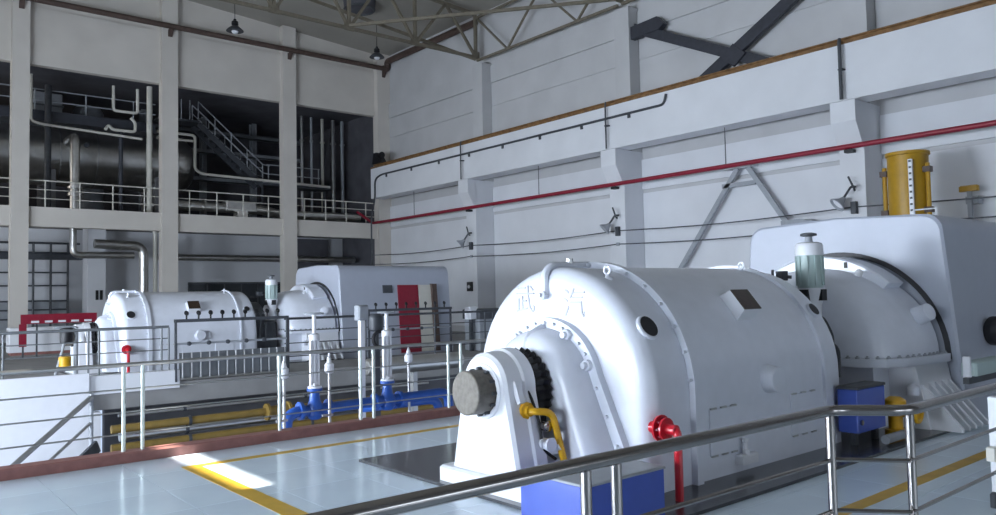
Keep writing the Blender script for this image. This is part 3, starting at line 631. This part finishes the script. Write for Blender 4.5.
part('canister', MB().lathe((3.92, 20.4, 0.30), (0, 0, 1), [(0, 0.13), (0.22, 0.13), (0.24, 0.06)], 16), YPIPE, t); part('motor', MB().lathe((3.95, 20.4, 0.85), (0, 0, 1), [(0, 0.14), (0.32, 0.14), (0.35, 0.08)], 16), BLACK, t)
# red safety banner on the far floor
t = thing('red_banner', 'long red safety banner with white lettering left of the far turbine', 'banner', (5.4, 30.0, 0))
part('banner_board', B(4.45, 6.75, 29.97, 30.03, 1.10, 1.42), RED, t)
part('banner_end', B(4.40, 4.62, 29.95, 30.0, 0.35, 1.10), RED, t)
for xx in (4.5, 4.9, 6.6): part('stand', B(xx, xx+0.05, 30.0, 30.05, 0, 1.1), DGREY, t)
for k in range(5): part('white_mark', B(4.75+k*0.40, 4.98+k*0.40, 29.95, 29.97, 1.13, 1.20), WHITE, t)
t = thing('white_cabinet_row', 'low white equipment cabinet behind the red banner', 'cabinet', (5.5, 31.5, 0))
part('cabinet_body', MB().rbox(4.3, 8.3, 31.2, 31.9, 0.1, 0.95, 0.02), WALL, t); part('plinth', B(4.35, 8.25, 31.25, 31.85, 0, 0.1), KERB, t)

# ================================================================== RIGHT WALL FITTINGS
t = thing('crane_girder', 'long white concrete crane girder along the right wall', 'girder', (22.0, 14, 7.04))
yy = [REAR_Y+0.2]+COLY+[LY-0.8]
for a, b in zip(yy[:-1], yy[1:]):
    part('girder_segment', B(21.57, 22.35, a+0.006, b-0.006, 7.06, 8.66), WALL, t)
t = thing('crane_rail', 'rusty brown crane rail on top of the long white girder', 'rail', (21.9, 14, 8.66))
part('rail_bed', B(21.55, 22.3, REAR_Y+0.2, LY-0.8, 8.665, 8.74), RUST, t); part('rail_head', MB().prism([(21.72, 8.74), (21.86, 8.74), (21.82, 8.78), (21.81, 8.84), (21.85, 8.86), (21.85, 8.90), (21.73, 8.90), (21.73, 8.86), (21.77, 8.84), (21.76, 8.78)], 'y', REAR_Y+0.2, LY-0.8), RUST, t)
t = thing('crane_stop', 'black buffer stop at the far end of the crane rail', 'buffer', (21.8, LY-0.9, 8.9))
part('stop_block', MB().prism([(LY-1.8, 8.9), (LY-0.85, 8.9), (LY-1.0, 9.5), (LY-1.3, 9.5)], 'x', 21.62, 21.98), BLACK, t); part('buffer_head', MB().lathe((21.8, LY-1.3, 9.35), (0, -1, 0), [(0, 0.12), (0.25, 0.12), (0.26, 0.17), (0.32, 0.17)], 14), BLACK, t)
t = thing('conduit', 'black cable conduit clipped along the face of the crane girder', 'conduit', (21.52, 26, 7.9))
part('conduit_run', MB().bent([(21.51, LY-0.9, 2.0), (21.51, LY-0.9, 6.2), (21.51, LY-1.3, 6.9), (21.51, LY-1.3, 8.05), (21.51, LY-1.9, 8.22), (21.51, 16.55, 8.20), (21.51, 16.45, 8.55)], 0.045, 0.4, 10), DGREY, t)
cm = MB().box(-0.02, 0.02, -0.06, 0.06, -0.14, 0.0).mesh('conduit_clip', DGREY)
for k in range(8): inst('conduit_clip', cm, t, (21.55, 34.6-k*2.35, 8.18))
for k, cy in enumerate(COLY[1:]):
    t = thing('drop_conduit', ['thick black drop conduit above the corbel at right', 'thin black drop conduit above the middle corbel', 'thin black drop conduit above the far corbel'][k], 'conduit', (21.5, cy, 7.0))
    part('conduit_pipe', MB().bent([(21.44, cy-0.05, 8.80), (21.41, cy-0.05, 8.70), (21.41, cy-0.05, 7.06)], (0.05 if k == 0 else 0.03), 0.12, 10), DGREY, t)
    part('clip', B(21.40, 21.57, cy-0.12, cy+0.02, 7.9, 7.94), DGREY, t)
t = thing('fire_pipe', 'long dark red fire water pipe along the right wall', 'pipe', (21.4, 14, 5.6))
part('pipe_run', MB().tube([(21.85, REAR_Y+0.3, 5.78), (21.85, LY-0.6, 5.78)], 0.075, 14), RED, t)
part('pipe_end', MB().bent([(21.85, LY-0.6, 5.78), (21.85, LY-0.5, 5.78), (20.9, LY-0.48, 6.35)], 0.07, 0.3, 12), RED, t)
for cy in COLY: part('bracket', B(21.78, 22.0, cy-0.12, cy+0.12, 5.60, 5.69), BLACK, t)
for y in (14.4, 23.3, 32.5): part('hanger', MB().tube([(21.85, y, 5.85), (21.85, y, 7.05)], 0.016, 8), DGREY, t)
for z, lab in ((4.05, 'upper thin cable strung along the right wall'), (3.55, 'lower thin cable strung along the right wall')):
    t = thing('wall_cable', lab, 'cable', (21.95, 19, z))
    yy = [REAR_Y+0.4]+COLY+[LY-0.5]
    for a, b in zip(yy[:-1], yy[1:]):
        n = 8
        part('cable_span', MB().tube([(21.96, a+(b-a)*k/n, z-0.10*math.sin(PI*k/n)) for k in range(n+1)], 0.02, 6), DGREY, t)
    for cy in COLY: part('insulator', B(21.93, 22.0, cy-0.06, cy+0.06, z-0.06, z+0.06), GREY, t)
for cy, lab in ((10.35, 'floodlight on the right column, just above the generator enclosure'), (19.2, 'floodlight with curved arm on the middle wall column'), (28.05, 'small distant floodlight on the far wall column')):
    t = thing('wall_floodlight', lab, 'floodlight', (21.98, cy+0.1, 4.2), 'floodlights on the wall columns')
    y = cy+0.12
    part('arm', MB().bent([(21.95, y-0.2, 4.62), (21.80, y-0.15, 4.62), (21.72, y-0.05, 4.42), (21.6, y+0.05, 4.2)], 0.035, 0.15, 8), DGREY, t)
    part('arm_hook', MB().bent([(21.8, y-0.25, 4.50), (21.7, y-0.28, 4.55), (21.72, y-0.12, 4.90)], 0.03, 0.1, 8), DGREY, t)
    s = part('shade', MB().lathe((21.62, y+0.06, 4.22), (-0.55, 0.45, -0.65), [(-0.12, 0.06), (0.0, 0.10), (0.16, 0.24), (0.18, 0.24), (0.17, 0.20), (0.03, 0.08)], 18), GREY, t)
    part('lens', MB().lathe((21.62, y+0.06, 4.22), (-0.55, 0.45, -0.65), [(0.10, 0.17), (0.13, 0.17)], 18), BULB, s)
    part('control_gear', MB().rbox(21.86, 22.0, y-0.24, y-0.08, 3.85, 4.2, 0.01), DGREY, t)
t = thing('socket_box', 'small black socket box on the far wall column', 'socket', (22, 28.2, 2.1))
part('box', MB().rbox(21.9, 22.0, 28.0, 28.36, 1.95, 2.38, 0.01), BLACK, t); part('socket_face', MB().lathe((21.9, 28.18, 2.16), (-1, 0, 0), [(0, 0.08), (0.03, 0.08)], 12), WHITE, t)
t = thing('steel_strut_frame', 'white steel strut frame shaped like an A on the right wall', 'strut', (22.6, 14.2, 2))
part('strut', MB().bar((22.75, 14.55, 5.80), (22.75, 17.25, 2.2), 0.10, 0.16), GREY, t); part('strut', MB().bar((22.75, 14.15, 5.80), (22.75, 12.85, 3.85), 0.10, 0.16), GREY, t)
part('head_plate', B(22.65, 23.0, 13.95, 15.05, 5.80, 6.0), WALL, t); part('cross_piece', B(22.7, 22.8, 13.9, 15.15, 5.2, 5.34), GREY, t)
part('foot_bracket', MB().prism([(12.95, 3.9), (12.95, 3.72), (11.7, 3.78), (12.3, 3.92)], 'x', 22.55, 23.0), GREY, t); part('base_leg', B(22.65, 22.95, 17.15, 17.4, 0, 2.4), GREY, t)
t = thing('cross_brace', 'dark steel cross brace above the crane rail between two columns', 'brace', (22.75, 14.6, 9))
part('brace_arm', MB().bar((22.72, 18.75, 11.72), (22.72, 10.78, 7.84), 0.16, 0.36), BRACE, t); part('brace_arm', MB().bar((22.66, 18.4, 7.55), (22.66, 10.75, 11.75), 0.16, 0.40), BRACE, t)
part('gusset_plate', MB().prism([(14.0, 9.55), (14.45, 9.98), (14.95, 9.6), (14.45, 9.2)], 'x', 22.56, 22.64), BRACE, t)
part('end_shoe', MB().prism([(18.84, 11.30), (18.84, 11.78), (17.6, 11.84), (17.3, 11.5), (17.5, 11.35)], 'x', 22.6, 22.85), BRACE, t)
t = thing('yellow_tank', 'tall yellow cylindrical tank with ladder behind the generator enclosure', 'tank', (20.9, 8.3, 0))
part('tank_shell', MB().lathe((20.9, 8.4, 0), (0, 0, 1), [(0, 0.48), (5.10, 0.48), (5.11, 0.52), (5.19, 0.52), (5.20, 0.45), (5.22, 0.1)], 32), YTANK, t)
for dy in (0.53, -0.53): part('side_pipe', MB().tube([(20.75, 8.4+dy, 0), (20.75, 8.4+dy, 4.85)], 0.055, 10), YTANK, t)
for dy in (0.53, -0.53):
    for zz in (4.62, 3.6): part('pipe_band', B(20.66, 20.84, 8.4+dy-0.09, 8.4+dy+0.09, zz, zz+0.14), BROWN, t)
lg = part('level_gauge', B(20.40, 20.46, 8.10, 8.20, 0.6, 4.95), WHITE, t)
for k in range(26): part('gauge_tick', B(20.39, 20.402, 8.12, 8.18, 1.0+k*0.155, 1.05+k*0.155), DGREY, lg)
t = thing('yellow_hand_pump', 'yellow T-shaped fitting on the wall right of the yellow tank', 'wall fitting', (22.7, 7.7, 3.2))
part('cross_head', MB().rbox(22.5, 22.66, 7.34, 7.80, 4.22, 4.38, 0.03), YTANK, t); part('stem', B(22.55, 22.65, 7.52, 7.62, 0, 4.22), GREY, t); part('wall_plate', B(22.68, RX, 7.4, 7.7, 3.9, 4.1), GREY, t)
t = thing('white_ladder', 'top of a thin white ladder in front of the yellow tank', 'ladder', (20.0, 7.7, 0))
for y in (7.4, 7.9): part('stile', MB().tube([(19.9, y, 0), (19.9, y, 3.62)], 0.025, 8), WHITE, t)
for k in range(12): part('rung', MB().tube([(19.9, 7.4, 0.31+k*0.3), (19.9, 7.9, 0.31+k*0.3)], 0.016, 8), WHITE, t)

# ================================================================== ROOF STEEL
def roof_truss(y, label, bnodes, zb=12.90):
    t = thing('roof_truss', label, 'truss', (22.4, y, zb))
    x0, x1 = bnodes[-1], bnodes[0]
    part('bottom_chord', B(x0, x1, y-0.07, y+0.07, zb-0.06, zb+0.06), TRUSS, t)
    tops = [(a+b)/2 for a, b in zip(bnodes[:-1], bnodes[1:])]
    tp = lambda x: roof_z(x)-0.35
    part('top_chord', MB().bar((x1, y, tp(x1)), (max(8, x0), y, tp(max(8, x0))), 0.14, 0.14), TRUSS, t)
    if x0 < 8: part('top_chord', MB().bar((8, y, tp(8)), (x0, y, tp(x0)), 0.14, 0.14), TRUSS, t)
    for x in bnodes: part('post', MB().bar((x, y, zb), (x, y, tp(x)), 0.13, 0.13), TRUSS, t)
    for i, x in enumerate(tops):
        part('diagonal', MB().bar((bnodes[i], y, zb), (x, y, tp(x)), 0.11, 0.11), TRUSS, t)
        part('diagonal', MB().bar((bnodes[i+1], y, zb), (x, y, tp(x)), 0.11, 0.11), TRUSS, t)
    for x in bnodes: part('gusset_plate', B(x-0.22, x+0.22, y-0.02, y+0.02, zb-0.1, zb+0.28), TRUSS, t)
    return t
nodes = [22.45, 19.05, 15.77, 12.5, 9.2, 5.9, 2.6, -0.7, -4.0, -7.5]
roof_truss(28.05, 'brown steel roof truss meeting the far wall column', nodes)
roof_truss(19.2, 'brown steel roof truss on the middle wall column, mostly above the picture', nodes)
def eaves(y0, y1, label):
    t = thing('eaves_truss', label, 'truss', (22.5, y0, 12.6)); x = 22.45; zb, zt = 12.72, 14.75
    part('bottom_chord', B(x-0.05, x+0.05, y0, y1, zb-0.05, zb+0.05), TRUSS, t); part('top_chord', B(x-0.05, x+0.05, y0, y1, zt-0.05, zt+0.05), TRUSS, t)
    n = 4
    for k in range(n):
        a = y0+(y1-y0)*k/n; b = y0+(y1-y0)*(k+1)/n
        part('diagonal', MB().bar((x, a, zb if k % 2 else zt), (x, b, zt if k % 2 else zb), 0.08, 0.08), TRUSS, t)
    return t
eaves(19.3, 27.95, 'steel lattice eaves truss between the middle and far wall columns')
eaves(10.5, 19.1, 'steel lattice eaves truss above the dark cross brace')
t = thing('roof_bracing', 'slender horizontal roof brace running between the two trusses', 'brace', (15.8, 28, 12.7))
part('brace_bar', MB().bar((15.77, 28.0, 13.0), (22.4, 19.25, 12.95), 0.10, 0.12), TRUSS, t); part('brace_bar', MB().bar((22.4, 28.0, 12.78), (12.5, 31.0, 15.3), 0.10, 0.12), TRUSS, t)
t = thing('brown_gutter_pipe', 'long brown rainwater pipe along the top of the left wall', 'pipe', (8, LY-0.5, 14.5))
part('pipe_run', MB().tube([(WX+0.1, LY-0.5, 14.42), (22.6, LY-0.5, 14.42)], 0.125, 14), BROWN, t)
part('elbow', MB().bent([(22.6, LY-0.5, 14.42), (22.9, LY-0.5, 14.42), (22.88, LY-0.5, 14.85), (22.88, LY-1.4, 14.85), (22.88, 28.6, 14.8)], 0.17, 0.35, 14), BROWN, t)
for a, b in LCX: part('bracket', MB().prism([(LY-0.62, 14.26), (LY-0.4, 14.26), (LY-0.4, 13.95)], 'x', (a+b)/2-0.1, (a+b)/2+0.1), BROWN, t)
def pendant(x, y, z, label):
    t = thing('pendant_lamp', label, 'lamp', (x, y, z), 'pendant lamps under the roof')
    part('cord', MB().tube([(x, y, z+0.55), (x, y, roof_z(x))], 0.015, 8), BLACK, t)
    part('driver_housing', MB().lathe((x, y, z+0.25), (0, 0, 1), [(0, 0.10), (0.04, 0.15), (0.18, 0.14), (0.22, 0.07), (0.30, 0.05)], 16), BLACK, t)
    part('shade', MB().lathe((x, y, z), (0, 0, 1), [(0, 0.37), (0.02, 0.37), (0.12, 0.28), (0.22, 0.15), (0.26, 0.10), (0.20, 0.10), (0.10, 0.26), (0.01, 0.35)], 24), DGREY, t)
    part('bulb', MB().lathe((x, y, z-0.02), (0, 0, 1), [(-0.10, 0.03), (-0.07, 0.11), (0.0, 0.15), (0.08, 0.12), (0.2, 0.06)], 18), BULB, t)
pendant(12.9, 33.0, 13.55, 'black pendant lamp hanging above the second bay, nearer of two'); pendant(20.1, 33.0, 13.7, 'black pendant lamp hanging near the corner of the two walls')
t = thing('roof_ventilator', 'round dark ventilator under the roof between truss members', 'ventilator', (18.1, 31.2, 15.15))
part('throat', MB().lathe((18.1, 31.2, 15.15), (0, 0, 1), [(0, 0.65), (0.1, 0.72), (0.42, 0.75)], 28), DARKW, t); part('rim', MB().torus((18.1, 31.2, 15.15), (0, 0, 1), 0.68, 0.06, 28, 8), DGREY, t)

# ================================================================== BEHIND THE LEFT WALL
t = thing('deaerator_tank', 'huge silver horizontal tank seen through the left bay openings', 'tank', (6, 41.6, 5.8))
TY, TZ, TR = 42.25, 8.95, 1.5
part('tank_shell', MB().lathe((-6.0, TY, TZ), (1, 0, 0), [(0, TR), (19.2, TR), (19.6, TR*0.93), (19.95, TR*0.7), (20.15, TR*0.35), (20.2, 0.05)], 40), SILVER, t)
for x in (-2, 1.2, 4.4, 7.6, 9.2, 12.4): part('cladding_band', MB().lathe((x, TY, TZ), (1, 0, 0), [(0, TR), (0.005, TR+0.015), (0.06, TR+0.015), (0.065, TR)], 40, cap=False), STEELM, t)
for x in (2.0, 7.1, 11.9): part('saddle', B(x, x+0.35, TY-1.3, TY+1.3, 5.8, TZ-0.9), DCONC, t)
part('nozzle', MB().lathe((8.7, TY-TR+0.05, TZ+0.35), (0, -1, 0), [(0, 0.12), (0.12, 0.12)], 14), DGREY, t)
t = thing('upper_walkway', 'dark steel walkway with railing above the big silver tank', 'walkway', (8, 39.8, 9.9))
part('deck', B(WX+1, 11.4, 39.3, 40.6, 9.95, 10.25), DGREY, t); part('kick_plate', B(WX+1, 11.4, 39.26, 39.3, 9.95, 10.4), BRACE, t)
for z in (11.35, 10.85): part('rail', MB().tube([(WX+1, 39.3, z), (11.4, 39.3, z)], 0.03, 8), GREY, t)
for k in range(9): part('post', MB().tube([(WX+2+k*2.05, 39.3, 10.25), (WX+2+k*2.05, 39.3, 11.35)], 0.03, 8), GREY, t)
def simple_pipe(name, label, pts, r, mat, bend=0.3, flanges=()):
    t = thing(name, label, 'pipe', pts[0]); part('pipe_run', MB().bent(pts, r, bend, 14), mat, t)
    for c, ax in flanges: part('flange', MB().lathe(c, ax, [(-0.05, r*1.5), (0.05, r*1.5)], 18), mat, t)
    return t
simple_pipe('riser_pipe', 'shiny silver riser pipe with elbow in front of the big tank', [(7.72, 38.4, 5.8), (7.72, 38.4, 9.2), (7.72, 39.9, 9.2)], 0.20, SILVER, 0.35, [((7.72, 38.4, 6.9), (0, 0, 1)), ((7.72, 38.4, 6.6), (0, 0, 1))])
simple_pipe('riser_pipe', 'tall pale riser pipe beside the second column', [(10.82, 38.2, 5.8), (10.82, 38.2, 11.9)], 0.13, CREAM, 0.3, [((10.82, 38.2, 6.3), (0, 0, 1))])
simple_pipe('riser_pipe', 'dark riser pipe in front of the silver tank, left bay', [(6.75, 38.9, 5.8), (6.75, 38.9, 11.5)], 0.14, DGREY, 0.3)
simple_pipe('riser_pipe', 'dark riser pipe right of the shiny riser, left bay', [(9.75, 38.9, 5.8), (9.75, 38.9, 9.9)], 0.10, BRACE, 0.3)
simple_pipe('small_bore_pipe', 'thin pale pipe running under the upper walkway', [(6.05, 38.6, 11.8), (6.05, 38.6, 9.75), (6.4, 38.6, 9.65), (10.6, 38.6, 9.45)], 0.06, CREAM, 0.15)
simple_pipe('small_bore_pipe', 'U-shaped pale pipe loop at the top of the left bay', [(9.35, 38.6, 11.8), (9.35, 38.6, 10.65), (10.4, 38.6, 10.65), (10.4, 38.6, 11.8)], 0.07, CREAM, 0.15)
simple_pipe('small_bore_pipe', 'pale pipe elbow under the U-shaped loop', [(9.0, 38.6, 9.7), (9.15, 38.6, 9.95), (9.3, 38.6, 9.75), (10.3, 38.6, 9.75), (10.3, 38.6, 10.2), (10.1, 38.6, 10.4)], 0.07, CREAM, 0.15)
simple_pipe('small_bore_pipe', 'pale pipe stepping down left of the steel stairs', [(11.4, 39.0, 10.0), (13.2, 39.0, 10.0), (13.2, 39.0, 8.3), (13.5, 39.0, 8.1), (20.6, 39.0, 7.95)], 0.07, CREAM, 0.2)
simple_pipe('small_bore_pipe', 'short pale pipe just below the walkway end, second bay', [(11.4, 39.0, 9.7), (13.1, 39.0, 9.7)], 0.06, CREAM, 0.2)
sm_t = simple_pipe('steam_main', 'silver clad steam main along the mezzanine floor', [(11.6, 38.1, 6.35), (16.4, 38.1, 6.35), (17.2, 38.1, 6.15), (21.9, 38.1, 6.2)], 0.24, SILVER, 0.4, [((13.3, 38.1, 6.35), (1, 0, 0))])
t = sm_t
part('valve_jacket', MB().rbox(14.3, 15.9, 37.75, 38.5, 6.2, 6.72, 0.08), SILVER, t); part('support', B(14.9, 15.4, 37.8, 38.4, 5.8, 6.2), WALLW, t)
# stairs
t = thing('steel_stairs', 'dark steel stairs with pale handrails in the second bay', 'stairs', (16, 40.5, 5.8))
sx0, sz0, sx1, sz1 = 13.6, 10.9, 17.0, 8.0
for y in (39.7, 40.6):
    part('stringer', MB().bar((sx0, y, sz0-0.15), (sx1, y, sz1-0.15), 0.06, 0.28), DGREY, t)
    for dz2 in (1.0, 0.55): part('handrail', MB().tube([(sx0, y, sz0+dz2), (sx1, y, sz1+dz2), (sx1+0.4, y, sz1+dz2-0.05)], 0.028, 8), GREY, t)
    for k in range(5): part('baluster', MB().tube([(sx0+(sx1-sx0)*k/4, y, sz0+(sz1-sz0)*k/4), (sx0+(sx1-sx0)*k/4, y, sz0+(sz1-sz0)*k/4+1.0)], 0.028, 8), GREY, t)
trm = MB().box(-0.13, 0.13, 39.72-40.15, 40.58-40.15, -0.02, 0.02).mesh('tread', DGREY)
for k in range(12): inst('tread', trm, t, (sx0+0.15+(sx1-sx0)*k/12, 40.15, sz0-0.1+(sz1-sz0)*k/12))
part('top_landing', B(11.7, sx0, 39.6, 40.7, sz0-0.1, sz0), DGREY, t)
for k in range(5): part('landing_post', MB().tube([(11.9+k*0.42, 39.65, sz0), (11.9+k*0.42, 39.65, sz0+1.0)], 0.028, 8), GREY, t)
part('lower_landing', B(sx1, 21.0, 39.6, 40.7, sz1-0.12, sz1), DGREY, t)
for z in (9.0, 8.5): part('landing_rail', MB().tube([(sx1+0.2, 39.65, z), (20.3, 39.65, z)], 0.028, 8), GREY, t)
for k in range(4): part('landing_post', MB().tube([(sx1+0.3+k*0.98, 39.65, sz1), (sx1+0.3+k*0.98, 39.65, 9.0)], 0.028, 8), GREY, t)
for x in (11.9, 17.1, 20.8): part('support_column', B(x, x+0.12, 40.1, 40.22, 5.8, sz1-0.1 if x > 12 else sz0-0.1), DGREY, t)
for k, (x, m, r) in enumerate([(19.2, GREY, .07), (20.0, STEELM, .09), (20.6, GREY, .07), (21.3, CREAM, .09), (22.0, STEELM, .12), (22.6, GREY, .1)]):
    simple_pipe('vertical_pipe', ['leftmost thin vertical pipe', 'second vertical pipe from the left', 'third vertical pipe from the left', 'palest vertical pipe', 'thick dull vertical pipe', 'rightmost vertical pipe, half hidden by the wall'][k]+' in the third bay', [(x, 41.2, 5.8), (x, 41.2, 12.3)], r, m, flanges=[((x, 41.2, 10.9), (0, 0, 1))])
# machinery in the shade at the back of the first bay
t = thing('boiler_feed_unit', 'dark upright boiler vessel behind the upper walkway', 'vessel', (8.8, 44.0, 10.3))
part('vessel_shell', MB().lathe((9.6, 44.75, 5.8), (0, 0, 1), [(0, 0.75), (5.9, 0.75), (6.2, 0.6), (6.35, 0.1)], 24), GREY, t); part('manhole', MB().lathe((9.6, 44.03, 11.0), (0, -1, 0), [(0, 0.35), (0.1, 0.35), (0.11, 0.25)], 18), BLACK, t); part('band', MB().lathe((9.6, 44.75, 10.9), (0, 0, 1), [(0, 0.75), (0.01, 0.79), (0.12, 0.79), (0.13, 0.75)], 24, cap=False), DGREY, t)
# under the mezzanine
simple_pipe('elbow_pipe', 'shiny silver pipe bending under the mezzanine and down beside the column', [(8.5, 38.3, 4.42), (10.6, 38.3, 4.35), (10.6, 38.3, 0.05)], 0.21, SILVER, 0.45, [((10.6, 38.3, 2.0), (0, 0, 1))])
simple_pipe('bypass_pipe', 'thinner silver bypass pipe dropping from the mezzanine beside the bent pipe', [(7.75, 38.8, 5.3), (7.75, 38.8, 3.92), (10.3, 38.8, 3.95)], 0.15, SILVER, 0.3)
simple_pipe('drain_pipe', 'thin pale drain pipe left of the second column', [(11.2, 38.6, 0.05), (11.2, 38.6, 5.3)], 0.10, CREAM, 0.3)
simple_pipe('header_pipe', 'long dull header pipe under the mezzanine', [(11.6, 39.9, 3.95), (22.6, 39.9, 3.95)], 0.16, SILVER, 0.3)
t = thing('white_pillar', 'square white pillar below the bent silver pipe', 'pillar', (9.0, 40.2, 0))
part('pillar_body', MB().rbox(8.55, 9.35, 39.8, 40.8, 0, 5.3, 0.02), WALL, t)
for x in (8.9, 9.08): part('switch', B(x, x+0.12, 39.76, 39.8, 1.9, 2.35), BLACK, t)
t = thing('dark_pipe_rack', 'dark lattice pipe rack behind the first column', 'pipe rack', (7, 40.5, 0))
for z in (4.55, 4.1, 3.2, 2.6, 1.9, 1.5, 1.1): part('rack_pipe', MB().tube([(4.0, 40.6, z), (8.4 if z > 4 else 7.9, 40.6, z)], 0.05 if z > 4 else 0.035, 8), DGREY, t)
for x in (4.4, 5.9, 6.5, 7.2, 7.9): part('rack_upright', MB().tube([(x, 40.6, 0), (x, 40.6, 4.6)], 0.05, 8), DGREY, t)
part('rack_tray', B(3.8, 8.5, 40.5, 40.9, 3.8, 4.05), DGREY, t); part('back_grille', B(4.0, 7.9, 40.9, 40.95, 0.4, 1.9), GREY, t)

# dark steelwork and ducts deep in the boiler bay
for k, (x, w) in enumerate([(6.2, 0.35), (12.3, 0.3), (15.6, 0.3), (18.6, 0.3)]):
    t = thing('bay_column', ['dark steel column behind the silver tank, left bay', 'dark steel column behind the stair landing', 'dark steel column behind the middle of the stairs', 'dark steel column behind the lower landing'][k], 'column', (x, 45.2, 5.8))
    part('web', B(x+w*0.42, x+w*0.58, 45.0, 45.4, 5.8, 12.4), GREY, t)
    for y in (45.0, 45.37): part('flange', B(x, x+w, y, y+0.03, 5.8, 12.4), GREY, t)
for k, (z, x0, x1, m) in enumerate([(10.2, 11.7, 21.5, GREY), (11.3, 11.0, 21.5, RAILG), (8.6, 14.3, 22.5, GREY)]):
    t = thing('cable_tray', ['middle grey cable tray deep in the boiler bay', 'highest cable tray deep in the boiler bay', 'lowest grey cable tray deep in the boiler bay'][k], 'cable tray', (x0, 44.6, z))
    part('tray_base', B(x0, x1, 44.3, 44.8, z, z+0.03), m, t)
    for y in (44.3, 44.77): part('tray_side', B(x0, x1, y, y+0.03, z, z+0.2), m, t)
t = thing('boiler_duct', 'grey rectangular flue duct at the top of the left bay', 'duct', (7.6, 44.0, 10.6))
part('duct_body', MB().rbox(6.9, 8.2, 43.6, 44.9, 10.55, 12.3, 0.05), GREY, t)
for z in (10.9, 11.6): part('stiffener', B(6.85, 8.25, 43.55, 44.95, z, z+0.08), RAILG, t)
for x in (7.0, 8.0): part('hanger', B(x, x+0.08, 44.2, 44.28, 12.3, 12.4), RAILG, t)
